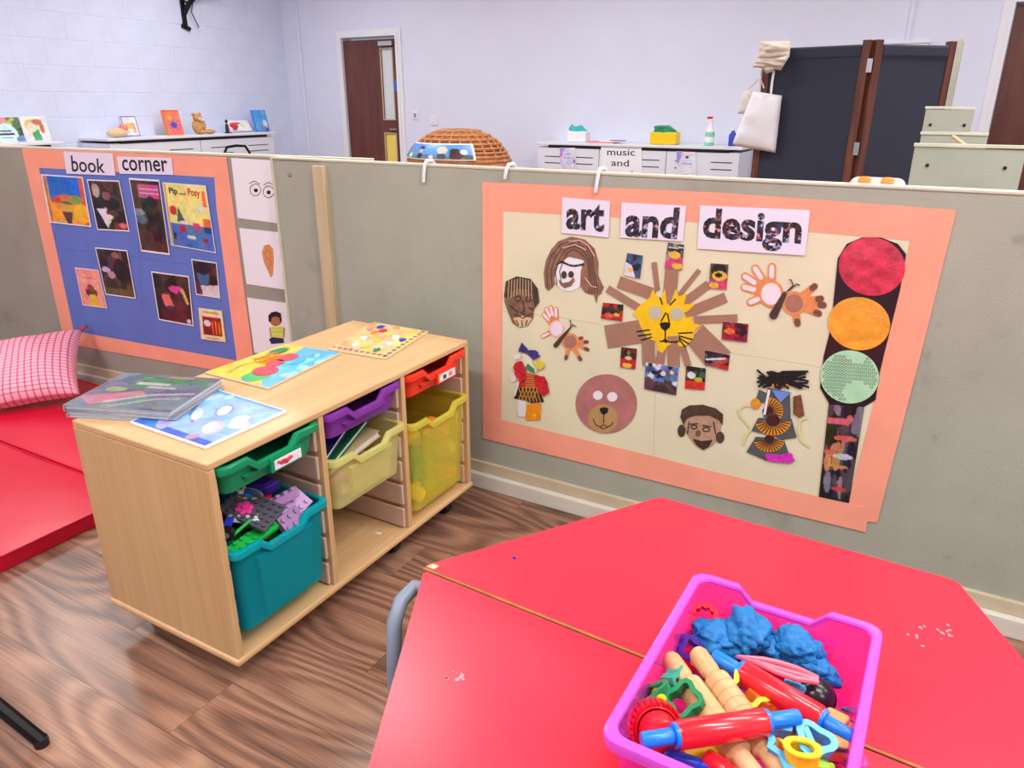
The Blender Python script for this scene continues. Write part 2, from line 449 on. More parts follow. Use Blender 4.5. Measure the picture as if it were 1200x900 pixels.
bmb = box(-0.02, 0, 0, BW-J, 0, BH-J); me_block = bpy.data.meshes.new('block')
bmesh.ops.bevel(bmb, geom=[e for e in bmb.edges if all(v.co.x > -0.001 for v in e.verts)], offset=0.004, segments=1, affect='EDGES')
bmb.to_mesh(me_block); bmb.free(); me_block.materials.append(MATS['block_paint'])
bmb = box(-0.02, 0, 0, BW/2-J, 0, BH-J); me_half = bpy.data.meshes.new('block'); bmb.to_mesh(me_half); bmb.free(); me_half.materials.append(MATS['block_paint'])
zc = 1.43-BH*7+0.12
for r in range(15):
    z = 1.427-6*BH+r*BH
    if z+BH > CEIL: break
    if z < 0.05: continue
    y = YF-BW*12+(BW/2 if r % 2 else 0)
    if r % 2: obj('block', me_half, None, wl, loc=(XL, YF-BW/2, z)); 
    for k in range(12 if r % 2 == 0 else 11):
        obj('block', me_block, None, wl, loc=(XL, YF-BW*(k+1)-(BW/2 if r % 2 else 0), z))
# far wall with two doorways
D1a, D1b, D2a, D2b, DT = -6.36, -5.58, 0.20, 1.05, 2.03
bm = bmesh.new()
box(XL-0.15, D1a, YF, YF+0.15, 0, CEIL, bm); box(D1b, D2a, YF, YF+0.15, 0, CEIL, bm); box(D2b, XR, YF, YF+0.15, 0, CEIL, bm)
box(D1a, D1b, YF, YF+0.15, DT, CEIL, bm); box(D2a, D2b, YF, YF+0.15, DT, CEIL, bm)
tag(obj('wall_far', bm, 'wall_paint'), kind='structure')
tag(obj('wall_right', box(XR, XR+0.15, YN, YF, 0, CEIL), 'wall_paint'), kind='structure')
tag(obj('wall_near', box(XL, XR, YN-0.15, YN, 0, CEIL), 'wall_paint'), kind='structure')
tag(obj('trim_1', box(-0.50, -0.47, YF-0.02, YF, 0, CEIL), 'wall_paint'), kind='structure')
tag(obj('trim_2', box(-7.05, -7.0, YF-0.03, YF, 0, CEIL), 'wall_paint', bevel=0.01), kind='structure')
def architrave(x0, x1, n):
    bm = bmesh.new(); w = 0.075
    box(x0-w, x0, YF-0.022, YF, 0, DT+w, bm); box(x1, x1+w, YF-0.022, YF, 0, DT+w, bm); box(x0, x1, YF-0.022, YF, DT, DT+w, bm)
    t = tag(obj('trim_%d' % n, bm, 'white_gloss'), kind='structure')
    bm = bmesh.new(); w = 0.03
    box(x0-w, x0, YF-0.030, YF-0.022, 0, DT+w, bm); box(x1, x1+w, YF-0.030, YF-0.022, 0, DT+w, bm); box(x0, x1, YF-0.030, YF-0.022, DT, DT+w, bm)
    obj('moulding', bm, 'white_gloss', t)
architrave(D1a, D1b, 3); architrave(D2a, D2b, 4)
bm = bmesh.new(); box(D1a-.2, D1b+.2, YF+1.3, YF+1.35, 0, CEIL, bm)
tag(obj('wall_corridor', bm, 'wall_paint'), kind='structure')
# left door leaf, with two glazed slots
d = thing('door_1', None, None, (D1a+0.005, YF+0.004, 0)); d['kind'] = 'structure'
DW = D1b-D1a-0.012
bm = bmesh.new(); gx0, gx1 = 0.545, 0.70
box(0, gx0, 0, 0.045, 0.01, 2.0, bm); box(gx1, DW, 0, 0.045, 0.01, 2.0, bm)
box(gx0, gx1, 0, 0.045, 1.90, 2.0, bm); box(gx0, gx1, 0, 0.045, 1.0, 1.16, bm); box(gx0, gx1, 0, 0.045, 0.01, 0.5, bm)
obj('leaf', bm, 'door_wood', d)
for z0, z1 in ((1.16, 1.90), (0.5, 1.0)):
    obj('pane', box(gx0, gx1, 0.018, 0.026, z0, z1), 'glass_pane', d)
    bm = bmesh.new(); b_ = 0.012
    box(gx0-b_, gx0, -0.006, 0, z0-b_, z1+b_, bm); box(gx1, gx1+b_, -0.006, 0, z0-b_, z1+b_, bm)
    box(gx0, gx1, -0.006, 0, z1, z1+b_, bm); box(gx0, gx1, -0.006, 0, z0-b_, z0, bm)
    obj('glazing_bead', bm, 'batten_wood', d)
obj('poster_seen_through', box(gx0, gx1, 0.012, 0.017, 0.5, 1.0), 'yellow_view', d)
obj('notice', box(0.722, 0.757, -0.004, 0, 1.46, 1.58), 'blue_plastic', d)
hd = obj('handle', tube([(0.745, -0.04, 1.05), (0.65, -0.04, 1.05)], 0.01), 'steel', d)
obj('door_closer', box(0.55, 0.74, -0.05, 0, 1.93, 1.975), 'steel', d)
d = thing('door_2', None, None, (D2a+0.01, YF+0.03, 0)); d['kind'] = 'structure'
obj('leaf', box(0, D2b-D2a-0.02, 0, 0.045, 0.01, 2.02), 'door_wood', d)
obj('kick_plate', box(0.05, D2b-D2a-0.07, -0.004, 0, 0.05, 0.25), 'steel', d)
# wall plates
p = atY(487, 135, YF)
t = thing('light_switch', 'small white light switch plate nearer the left door frame', 'switch', (p.x, YF, p.z))
obj('plate', box(-0.045, 0.045, -0.010, 0, -0.045, 0.045), 'white_gloss', t, bevel=0.003); obj('rocker', box(-0.012, 0.012, -0.017, -0.010, -0.02, 0.02), 'grey_metal', t)
p = atY(509, 141, YF)
t = thing('wall_socket', 'small pale wall plate above the wicker hood', 'socket', (p.x, YF, p.z))
obj('plate', box(-0.05, 0.05, -0.012, 0, -0.05, 0.05), 'white_gloss', t, bevel=0.003); obj('button', box(-0.03, 0.03, -0.015, -0.012, -0.03, 0.03), 'cupboard_white', t)
# ceiling lights, all out of view; the final pair of spots is added fill
def lamp(x, y, i):
    t = thing('ceiling_light', 'unseen white fluorescent ceiling light fitting above the room, the last ones added as fill', 'light', (x, y, CEIL), group='ceiling light fittings')
    bm = bmesh.new()
    box(-0.62, 0.62, -0.17, -0.15, -0.07, 0, bm); box(-0.62, 0.62, 0.15, 0.17, -0.07, 0, bm); box(-0.62, -0.6, -0.15, 0.15, -0.07, 0, bm); box(0.6, 0.62, -0.15, 0.15, -0.07, 0, bm)
    obj('housing', bm, 'white_gloss', t)
    if 'lamp_diffuser' not in MATS:
        m, nt, b = nodes('lamp_diffuser'); b.inputs['Emission Color'].default_value = (*LIGHT_COL, 1); b.inputs['Emission Strength'].default_value = 6.0; MATS['lamp_diffuser'] = m
    obj('diffuser', box(-0.6, 0.6, -0.15, 0.15, -0.06, -0.05), 'lamp_diffuser', t)
    l = bpy.data.lights.new('lamp', 'AREA'); l.shape = 'RECTANGLE'; l.size = 1.2; l.size_y = 0.3; l.energy = LIGHT_POWER; l.color = LIGHT_COL
    o = bpy.data.objects.new('lamp', l); COL.objects.link(o); o.parent = t; o.location = (0, 0, -0.075)
for i, (x, y) in enumerate(LAMP_SPOTS): lamp(x, y, i)
# wrought bracket on the block wall
p = atX(217, 34, XL)
t = thing('wall_bracket', 'black iron bracket with dangling ends high on the white block wall', 'bracket', (XL, p.y, p.z))
obj('plate', box(0, 0.02, -0.025, 0.025, 0.0, 0.42), 'black_metal', t, bevel=0.003)
obj('foot', tube([(0.01, -0.045, 0.03), (0.02, 0.045, 0.0)], 0.022), 'black_metal', t)
obj('arm', tube([(0.02, 0, 0.14), (0.05, 0.05, 0.24), (0.10, 0.12, 0.33), (0.16, 0.24, 0.38), (0.2, 0.36, 0.40)], [.022, .026, .026, .022, .012]), 'black_metal', t)
obj('scroll', tube([(0.06, 0.02+0.05*math.cos(a), 0.30+0.05*math.sin(a)) for a in [k*0.5 for k in range(12)]], 0.010), 'black_metal', t)
obj('cord', tube([(0.06, 0.09, 0.25), (0.06, 0.06, 0.16), (0.06, 0.10, 0.08), (0.06, 0.13, 0.02)], 0.006, 5), 'black_metal', t)

# ------------------------------------------------------------------ display partitions
YP = 2.08                                         # face of the art partition
A5 = math.radians(5)
class Board:
    def __init__(s, o, rz): s.o = Vector(o); s.rz = rz; s.ux = Vector((math.cos(rz), math.sin(rz), 0)); s.n = Vector((math.sin(rz), -math.cos(rz), 0)); s.rot = (math.pi/2, 0, rz)
    def uv(s, x, y):
        r = unproject(x, y); P = CAM+r*((s.o-CAM).dot(s.n)/r.dot(s.n)); return ((P-s.o).dot(s.ux), P.z)
    def world(s, u, v, w=0.0): return s.o+s.ux*u+Vector((0, 0, v))+s.n*w
BA = Board((0, YP, 0), 0.0)
BB = Board((-2.2, 2.125, 0), A5)
TOPZ = 1.14
# art partition: local frame x along, y back, z up
t = thing('display_partition', 'long grey-green felt partition carrying the art and design display', 'partition', (0, YP, 0))
xl = BA.uv(332, 300)[0]; xb0 = BA.uv(376, 250)[0]; xb1 = BA.uv(388, 250)[0]
x_end = 1.7
obj('felt_board', box(xl, xb0+0.02, 0.004, 0.03, 0.10, TOPZ-0.006), 'board_felt', t)
obj('felt_board', box(xb0+0.022, x_end, 0.0, 0.03, 0.10, TOPZ-0.006), 'board_felt', t)
obj('batten', box(xb0-0.004, xb1, -0.022, 0.0035, 0.10, TOPZ-0.02), 'batten_wood', t, bevel=0.003)
obj('top_edge', box(xl, x_end, -0.003, 0.033, TOPZ-0.006, TOPZ+0.002), 'board_edge', t, bevel=0.002)
obj('end_edge', box(xl-0.012, xl, -0.004, 0.033, 0.10, TOPZ), 'board_edge', t, bevel=0.002)
obj('base_rail', box(xl, x_end, -0.012, 0.03, 0.058, 0.10), 'skirting_beige', t, bevel=0.003)
obj('base_board', box(xl, x_end, -0.030, 0.03, 0.0, 0.058), 'skirting', t, bevel=0.004)
obj('screw', lathe([(0, 0), (0.008, 0), (0.008, 0.004), (0, 0.006)], 10, M=Matrix.Translation((BA.uv(339, 205)[0], 0.004, BA.uv(339, 205)[1]))@Matrix.Rotation(math.pi/2, 4, 'X')), 'steel', t)
# book partition
t = thing('display_partition', 'darker grey felt partition carrying the book corner display', 'partition', tuple(BB.o), A5)
obj('felt_board', box(-2.7, 0.38, 0, 0.03, 0.10, TOPZ-0.006), 'board_felt_grey', t)
obj('top_edge', box(-2.7, 0.38, -0.003, 0.034, TOPZ-0.006, TOPZ+0.004), 'board_edge', t, bevel=0.002)
obj('base_rail', box(-2.7, 0.0, -0.012, 0, 0.058, 0.10), 'skirting_beige', t, bevel=0.003)
obj('base_board', box(-2.7, 0.0, -0.026, 0, 0.0, 0.058), 'skirting', t, bevel=0.004)
# white hooks over the partition edge
for k, (px, py, lab) in enumerate(((500, 196, 'white wire hook over the partition edge in front of the wicker hood'), (596, 198, 'middle one of three white hooks on the partition edge'), (703, 209, 'white hook over the partition edge above the art card'))):
    u = BA.uv(px, py)[0]
    h = 0.055 if k != 1 else 0.03
    o = obj('edge_hook', tube([(0, 0.045, TOPZ-0.03), (0, 0.043, TOPZ+0.002), (0.0, 0.03, TOPZ+0.012), (0.0, 0.0, TOPZ+0.012), (0, -0.010, TOPZ+0.002), (-0.004, -0.012, TOPZ-h*.5), (-0.008, -0.010, TOPZ-h)], 0.0055, 8), 'white_plastic', None, loc=(u, YP, 0), smooth=True)
    tag(o, lab, 'hook', 'white hooks on the partition edge')

# ------------------------------------------------------------------ paper work on the boards
def cc(ox, oy, s): return lambda *pts: [(ox+x/s, oy+y/s) for x, y in pts]
LV = 0.0009
class Paper:
    """one thing stuck on a board; pieces are given by measured outline points"""
    def __init__(s, board, name, label, cat, at, group=None, lvl=3):
        s.b = board; s.c = board.uv(*at); s.lvl = lvl
        s.t = thing(name, label, cat, board.world(*s.c), board.rot, group)
    def loc(s, p): u, v = s.b.uv(*p); return (u-s.c[0], v-s.c[1])
    def cut(s, name, pts, mt, lvl=0, th=LV, label=None):
        z = (s.lvl+lvl)*LV
        o = obj(name, prism([s.loc(p) for p in pts], z, z+th), mt, s.t)
        if label: o['label'] = label
        return o
    def lines(s, name, lines, w, mt, lvl=1):
        if 1 < len(lines) <= 4:
            return [s.lines(name, [ln], w, mt, lvl) for ln in lines]
        bm = bmesh.new(); z = (s.lvl+lvl)*LV
        cnt = 0
        for ln in lines:
            q = [Vector(s.loc(p)) for p in ln]
            for a, b in zip(q, q[1:]):
                d = (b-a); cnt += 1; z = (s.lvl+lvl)*LV+(cnt % 60)*LV*.02
                if d.length < 1e-6: continue
                d.normalize(); n = Vector((-d.y, d.x))*w/2; a2, b2 = a-d*w*.3, b+d*w*.3
                prism([a2-n, b2-n, b2+n, a2+n], z, z+LV*.5, bm)
        o = obj(name, bm, mt, s.t)
        if len(lines) > 4: o['kind'] = 'stuff'
        return o
    def pic(s, name, quad, img, lvl=1): 
        return picture(name, [s.loc(p) for p in quad], img, s.t, (s.lvl+lvl)*LV)
    def text(s, name, txt, quad, mt, lvl=1, bold=0.0): return lettering(name, txt, [s.loc(p) for p in quad], mt, s.t, (s.lvl+lvl)*LV+0.0003, bold)
def ell(cx, cy, rx, ry, n=24, rot=0):
    a = math.radians(rot); out = []
    for k in range(n):
        q = 2*math.pi*k/n; x, y = rx*math.cos(q), ry*math.sin(q); out.append((cx+x*math.cos(a)-y*math.sin(a), cy+x*math.sin(a)+y*math.cos(a)))
    return out
def strip(p, q, w, w2=None):
    d = Vector((q[0]-p[0], q[1]-p[1])).normalized(); n = Vector((-d.y, d.x)); a = w/2; b = (w2 or w)/2
    return [(p[0]-n.x*a, p[1]-n.y*a), (q[0]-n.x*b, q[1]-n.y*b), (q[0]+n.x*b, q[1]+n.y*b), (p[0]+n.x*a, p[1]+n.y*a)]
def capsule(p, q, w, n=5, w2=None):
    d = Vector((q[0]-p[0], q[1]-p[1])); L = d.length; d.normalize(); a0 = math.atan2(d.y, d.x); out = []
    w2 = w2 or w
    for k in range(n+1): a = a0-math.pi/2+math.pi*k/n; out.append((q[0]+w2/2*math.cos(a), q[1]+w2/2*math.sin(a)))
    for k in range(n+1): a = a0+math.pi/2+math.pi*k/n; out.append((p[0]+w/2*math.cos(a), p[1]+w/2*math.sin(a)))
    return out
def inset(q, f):
    cx = sum(p[0] for p in q)/4; cy = sum(p[1] for p in q)/4
    return [(p[0]+(cx-p[0])*f, p[1]+(cy-p[1])*f) for p in q]
def mean(pts): return (sum(p[0] for p in pts)/len(pts), sum(p[1] for p in pts)/len(pts))

# art and design backing
P = Paper(BA, 'display_backing', 'cream paper backing with peach border on the long partition', 'display', (800, 420), lvl=1)
P.cut('backing_paper', [(580, 238), (1070, 266), (1003, 600), (580, 500)], 'cream_paper', 0)
P.cut('border_strip', [(565.5, 213), (850, 226), (1080, 243), (1071, 282), (815, 260), (566, 246)], 'peach_paper', 1)
P.cut('border_strip', [(566, 244), (590, 246), (588, 494), (566, 494)], 'peach_paper', 2)
P.cut('border_strip', [(1077, 243), (1121, 246), (1083, 400), (1028, 612), (990, 606), (1031, 445), (1038, 400)], 'peach_paper', 2)
P.cut('border_strip', [(566.5, 490), (588, 491.5), (770, 535), (820, 548), (958, 581), (1019, 595), (1015, 623), (820, 576), (700, 546), (566.5, 513)], 'peach_paper', 3)
P.lines('fold_line', [[(835, 410), (900, 420), (962, 430)], [(590, 365), (650, 371), (705, 380)], [(768, 462), (766, 533)]], 0.0022, mat('cream_crease', (206, 198, 158), 0.8), 0.6)
# letter print: dark with scraps of photo
m_, nt_, b_ = nodes('letter_print'); tc_ = nt_.nodes.new('ShaderNodeTexCoord'); v_ = nt_.nodes.new('ShaderNodeTexVoronoi'); v_.inputs['Scale'].default_value = 130
nt_.links.new(tc_.outputs['Object'], v_.inputs['Vector']); sx_ = nt_.nodes.new('ShaderNodeSeparateColor'); nt_.links.new(v_.outputs['Color'], sx_.inputs[0])
r_ = nt_.nodes.new('ShaderNodeValToRGB'); r_.color_ramp.interpolation = 'CONSTANT'; e_ = r_.color_ramp.elements
e_[0].color = (*lin((26, 24, 30)), 1); e_[1].position = 0.93; e_[1].color = (*lin((150, 170, 210)), 1)
for pos_, c_ in ((0.42, (62, 40, 46)), (0.58, (48, 60, 90)), (0.70, (150, 96, 100)), (0.8, (30, 28, 34)), (0.87, (214, 150, 150))): x_ = e_.new(pos_); x_.color = (*lin(c_), 1)
nt_.links.new(sx_.outputs[0], r_.inputs[0]); nt_.links.new(r_.outputs[0], b_.inputs['Base Color']); MATS['letter_print'] = m_
def card(board, quad, txt, tq, lab, mt='lilac_paper', ink='letter_print', bold=0.035, lvl=6):
    P = Paper(board, 'word_card', lab, 'sign', mean(quad), 'word cards', lvl=lvl)
    P.cut('card', quad, mt); P.text('lettering', txt, tq, ink, 1.2, bold)
card(BA, [(660, 231), (716, 235.5), (714, 278), (659, 272.5)], 'art', [(665, 238), (710, 239), (709, 272), (664, 268)], 'white word card reading art')
card(BA, [(729.5, 237), (805, 241), (801, 282.5), (727.5, 278)], 'and', [(735, 241), (798, 243), (794, 280.5), (733, 277)], 'white word card reading and')
card(BA, [(821, 240.5), (950, 246), (944, 299), (818, 291)], 'design', [(826, 243), (942, 250), (938, 296), (823, 289)], 'long white word card reading design')

# girl with long hair
c = cc(550, 200, 4)
P = Paper(BA, 'paper_mask', 'paper face with long wavy brown hair and white cheeks', 'paper face', (672, 310), lvl=4)
P.cut('hair', c((358,545),(351,480),(362,420),(385,370),(420,330),(480,308),(545,322),(590,365),(608,430),(606,490),(632,545),(620,575),(604,588),(598,622),(588,582),(545,570),(522,540),(525,470),(540,420),(470,400),(420,440),(402,500),(405,530),(390,548),(372,562)), 'hair_brown')
P.cut('face', c((412,445),(440,405),(548,415),(545,450),(526,470),(526,520),(515,548),(480,565),(440,558),(412,535),(402,510)), 'white_paper', -0.5, label='white paper cheeks')
P.cut('smile', c((420,508),(440,525),(470,520),(492,498),(498,515),(480,540),(450,550),(430,535)), 'hair_brown', 1)
P.cut('eye', c(*ell(447, 487, 13, 18, 12)), 'hair_dark', 1.5); P.cut('eye', c(*ell(480, 485, 13, 16, 12)), 'hair_dark', 1.5)
P.lines('drawn_line', [c((412,438),(440,425),(470,440),(500,446),(538,436)), c((430,425),(480,445),(540,440))], 0.005, 'ink_brown', 1.5)
P.lines('hair_stroke', [c((370+d*22, 545-d*4),(366+d*20, 470),(385+d*18, 400+d*12),(430+d*10, 345+d*14),(490, 325+d*14),(545-d*8, 340+d*14),(580-d*8, 400+d*6),(586-d*8, 470),(600-d*10, 530),(604-d*14, 575)) for d in range(0, 4)], 0.0028, 'hair_dark', 1)
P.lines('hair_highlight', [c((470,330),(520,325),(560,350),(590,400)), c((440,360),(500,345),(550,370)), c((545,500),(575,540),(600,545))], 0.0025, 'pink_paint', 1.2)
# dark wooden-look face
P = Paper(BA, 'paper_mask', 'dark brown scribbled paper face at the left of the display', 'paper face', (611, 354), lvl=4)
P.cut('face', c((168,575),(178,520),(225,497),(285,508),(320,552),(328,615),(306,650),(302,690),(278,725),(238,735),(205,712),(182,655),(168,615)), 'face_brown')
P.cut('hair', c((166,590),(174,518),(225,494),(290,506),(324,552),(331,615),(312,640),(300,590),(280,560),(240,550),(205,560),(188,600)), 'hair_dark', 1)
P.cut('chin', c((208,690),(250,680),(298,690),(276,724),(238,733)), 'wood_paper', 1, label='pale wood patterned chin')
P.lines('drawn_line', [c(*(ell(232, 598, 14, 12, 10)+[(246, 598)])), c(*(ell(282, 600, 13, 12, 10)+[(295, 600)])), c((255,610),(262,655),(245,665),(265,672)), c((215,672),(255,690),(295,668)), c((225,700),(235,722)), c((250,700),(252,726)), c((275,700),(268,722)), c((190,630),(230,660)), c((280,640),(305,650))], 0.0035, 'ink_brown', 1.6)
P.lines('hair_stroke', [c((185+k*14, 575-abs(k-4)*-6), (190+k*13, 515-(4-abs(k-4))*3)) for k in range(9)], 0.0022, 'wood_paper', 2)
# hand butterflies
def butterfly(lab, palm1, f1, palm2, f2, body, ant, w, at, sc):
    P = Paper(BA, 'hand_butterfly', lab, 'paper butterfly', at, 'handprint butterflies', lvl=4)
    P.cut('wing', ell(*palm1[0], 28 and 24), palm1[1]); 
    for i, q in enumerate(f1): P.cut('finger', capsule(palm1[0][:2], q, w*1.3, w2=w*1.1), 'orange_paint', -0.5-.12*i); P.cut('fingertip', capsule((palm1[0][0]*.35+q[0]*.65, palm1[0][1]*.35+q[1]*.65), q, w*.62), 'white_paint', 0.6+.07*i)
    P.cut('palm_print', ell(palm1[0][0], palm1[0][1], palm1[0][2]*.8, palm1[0][3]*.8, 20), 'white_paint', 1)
    P.cut('wing', ell(*palm2[0], 24), palm2[1])
    for i, q in enumerate(f2): P.cut('finger', capsule(palm2[0][:2], q, w*1.2, w2=w*.9), 'orange_paint', -0.55-.12*i); P.cut('fingertip', capsule((palm2[0][0]*.12+q[0]*.88, palm2[0][1]*.12+q[1]*.88), q, w*.75), 'finger_brown', 0.62+.07*i)
    P.cut('palm_print', ell(palm2[0][0], palm2[0][1], palm2[0][2]*.75, palm2[0][3]*.75, 20), 'palm_brown', 1)
    (a, b_) = body
    P.cut('body', capsule(a, b_, w*.6, w2=w*1.1), 'hair_dark', 2)
    P.lines('antenna', ant, 0.003, 'hair_dark', 2)
c = cc(580, 270, 3.914)
butterfly('small handprint butterfly beside the dark brown face', ((653, 385, 8.5, 10), 'pink_paint'), c((228,385),(238,360),(258,352),(282,360),(222,485)), ((669, 400, 10, 10), 'orange_paint'), c((400,492),(425,510),(428,545),(395,590),(328,585)), c((335,462),(282,525)), [c((330,462),(352,440),(350,412),(345,412)), c((340,460),(360,430),(375,440))], 5.0, (660, 393), 1)
c = cc(820, 220, 4)
butterfly('large handprint butterfly beside the red circle', ((904, 344, 14.5, 16), 'orange_paint'), c((215,415),(262,378),(340,370),(212,465),(240,535)), ((931, 355, 14, 14), 'orange_paint'), c((540,460),(570,518),(582,548),(560,588),(460,635)), c((400,495),(348,595)), [c((410,485),(440,455),(430,430),(422,430)), c((420,480),(455,450),(470,455))], 9.0, (918, 348), 1.6)
# bear
c = cc(560, 380, 4.615)
P = Paper(BA, 'bear_mask', 'round brown paper bear face with white eyes', 'paper face', (711, 473), lvl=4)
P.cut('head', c(*ell(697, 428, 166, 160, 32)), 'bear_pink'); P.cut('muzzle', c(*ell(680, 508, 80, 78, 24)), 'bear_tan', 1)
P.cut('eye', c(*ell(652, 382, 26, 25, 14)), 'felt_white', 1); P.cut('eye', c(*ell(730, 390, 28, 26, 14)), 'felt_white', 1)
P.cut('nose', c((662,452),(685,445),(710,450),(705,475),(685,487),(668,475)), 'ink', 2)
P.lines('drawn_line', [c((685,485),(684,530)), c((628,510),(640,540),(665,552),(684,540)), c((684,540),(705,552),(728,540),(735,525)), c((665,555),(684,562),(702,555))], 0.003, 'ink', 2)
# lion
c = cc(700, 290, 5)
P = Paper(BA, 'lion_face', 'yellow paper lion face with brown paper-strip mane', 'paper lion', (780, 372), lvl=4)
for a, b_, w in [((335,85),(355,250),30), ((440,130),(422,330),78), ((600,130),(480,280),28), ((655,212),(505,325),50), ((755,290),(520,385),60), ((822,412),(570,422),45), ((128,200),(340,275),70), ((62,240),(250,355),45), ((55,522),(280,485),135), ((300,540),(305,690),75), ((385,560),(368,690),50), ((448,560),(450,700),72), ((495,560),(535,690),40)]:
    P.cut('mane_strip', c(*strip(a, b_, w)), 'mane_brown', (a[0]*7 % 60)/60.0*.5+.0008*b_[1])
P.cut('mane_strip', c((620,450),(785,612),(640,695),(530,560)), 'mane_brown', 0.3)
P.cut('face', c((208,390),(245,345),(310,290),(330,240),(345,278),(378,292),(400,240),(410,330),(430,330),(462,240),(480,285),(527,268),(510,332),(580,325),(540,365),(512,382),(520,412),(560,400),(560,440),(612,450),(575,480),(565,530),(520,575),(480,575),(470,545),(415,575),(385,615),(355,600),(350,550),(300,530),(265,480),(240,410)), 'lion_yellow', 1.3)
P.cut('eye', c(*ell(343, 378, 38, 40, 18)), 'eye_grey', 2.3); P.cut('eye', c(*ell(470, 387, 38, 38, 18)), 'eye_grey', 2.3)
P.cut('nose', c((368,440),(400,434),(433,440),(428,465),(402,488),(378,470)), 'ink', 2.3)
P.cut('muzzle_patch', c((410,520),(470,515),(478,545),(430,560)), 'mane_brown', 2)
P.lines('drawn_line', [c((402,485),(402,535),(385,550),(370,545)), c((402,540),(430,552),(480,548)), c((372,292),(385,330)), c((430,335),(462,300)), c((405,380),(378,430)), c((415,385),(425,435)), c((235,490),(310,480)), c((245,515),(318,505)), c((262,540),(322,522)), c((480,500),(560,495)), c((480,515),(558,535)), c((480,525),(540,562)), c((482,535),(520,580))], 0.0042, 'ink', 2.4)
P.cut('mouth', c((385,540),(402,530),(425,548),(405,558)), 'ink', 2.4)
# photos round the lion
def photo(board, quad, lab, bg, shapes, nx=24, ny=24, border=0.0, seed=0, lvl=6, group='small photos round the lion', name='photo', cat='photo', sheet='white_paper'):
    P = Paper(board, name, lab, cat, mean(quad), group, lvl=lvl)
    P.cut('paper', quad, sheet); P.pic('picture', inset(quad, border), paint(nx, ny, bg, shapes, seed), 1.3); return P
K, RD, YL, PK, BL, WH = (34, 26, 30), (190, 36, 44), (228, 190, 60), (206, 70, 116), (60, 84, 140), (222, 222, 232)
photo(BA, c((180,30),(272,45),(255,180),(160,160)), 'small blue and white photo at upper left of the lion', (70, 84, 120), [('b', 22, [K, BL, (90, 110, 150), (60, 66, 90)], .06, .2), ('p', [(0,.4),(.4,.5),(.7,1),(0,1)], WH), ('e', .35, .72, .15, .1, YL)], seed=1)
c1 = cc(550, 200, 4)
photo(BA, c1((935,335),(1010,345),(1000,465),(918,455)), 'small photo with yellow and pink, directly above the lion', (60, 66, 72), [('r', 0, .5, 1, 1, PK), ('b', 14, [K, (80, 96, 90), (150, 150, 140)], .06, .2, (0, 0, 1, .5)), ('e', .5, .45, .35, .14, YL), ('e', .7, .85, .28, .12, YL), ('l', [(.1, .2), (.95, .15)], .02, WH)], seed=2)
photo(BA, c((668,90),(772,97),(760,245),(655,235)), 'small photo with yellow ring and pink, upper right of the lion', (96, 74, 64), [('r', 0, .62, 1, 1, PK), ('e', .5, .3, .4, .28, K), ('e', .55, .48, .4, .18, YL), ('e', .5, .45, .2, .1, K), ('e', .3, .86, .25, .12, YL)], seed=3)
photo(BA, c((38,320),(158,332),(150,430),(25,412)), 'small dark red photo left of the lion', (40, 28, 32), [('b', 20, [K, (90, 30, 30), RD, (60, 50, 50)], .08, .2), ('r', 0, .7, 1, 1, RD), ('e', .35, .75, .2, .15, (230, 90, 60)), ('e', .7, .65, .14, .1, YL)], seed=4)
photo(BA, c((740,430),(890,445),(880,552),(730,535)), 'small red and purple photo right of the lion', (130, 34, 60), [('b', 20, [(150, 40, 60), (70, 24, 40), (100, 30, 60), RD], .08, .22), ('e', .3, .5, .2, .16, (230, 110, 60)), ('e', .8, .4, .14, .3, K)], seed=5)
photo(BA, c((145,580),(237,590),(227,710),(137,698)), 'small photo of red and yellow below left of the lion', (60, 30, 34), [('b', 12, [K, (70, 40, 40), (110, 40, 50)], .1, .25, (0, 0, 1, .5)), ('r', 0, .55, 1, 1, RD), ('e', .45, .85, .3, .12, YL), ('e', .5, .5, .2, .08, (220, 190, 170)), ('e', .5, .25, .12, .12, (130, 120, 50))], seed=6)
photo(BA, c((288,670),(480,700),(465,862),(278,825)), 'wide photo of a blue and white room below the lion', (70, 52, 58), [('r', 0, 0, 1, .55, (84, 96, 130)), ('b', 26, [WH, BL, (100, 130, 190), K], .05, .14, (0, 0, 1, .6)), ('b', 8, [(60, 40, 46), (90, 66, 70)], .05, .3, (0, .7, 1, 1))], 32, 28, seed=7)
photo(BA, c((525,688),(640,705),(632,832),(516,822)), 'small red and black photo next to the wide blue photo', (50, 40, 42), [('b', 14, [K, (90, 80, 76), (60, 90, 110)], .08, .2, (0, 0, 1, .6)), ('r', 0, .62, 1, 1, (200, 56, 44)), ('e', .3, .4, .2, .14, WH), ('e', .65, .55, .2, .1, (190, 170, 60))], seed=8)
photo(BA, c((635,597),(780,627),(770,718),(632,683)), 'small black and red photo at lower right of the lion', (50, 34, 40), [('b', 20, [K, (110, 90, 90), (40, 34, 40)], .08, .2), ('p', [(.2,.9),(.9,.2),(1,.35),(.5,1)], (190, 60, 60)), ('l', [(.1, .6), (.8, .3)], .05, WH), ('r', .6, .72, 1, 1, RD)], seed=9)
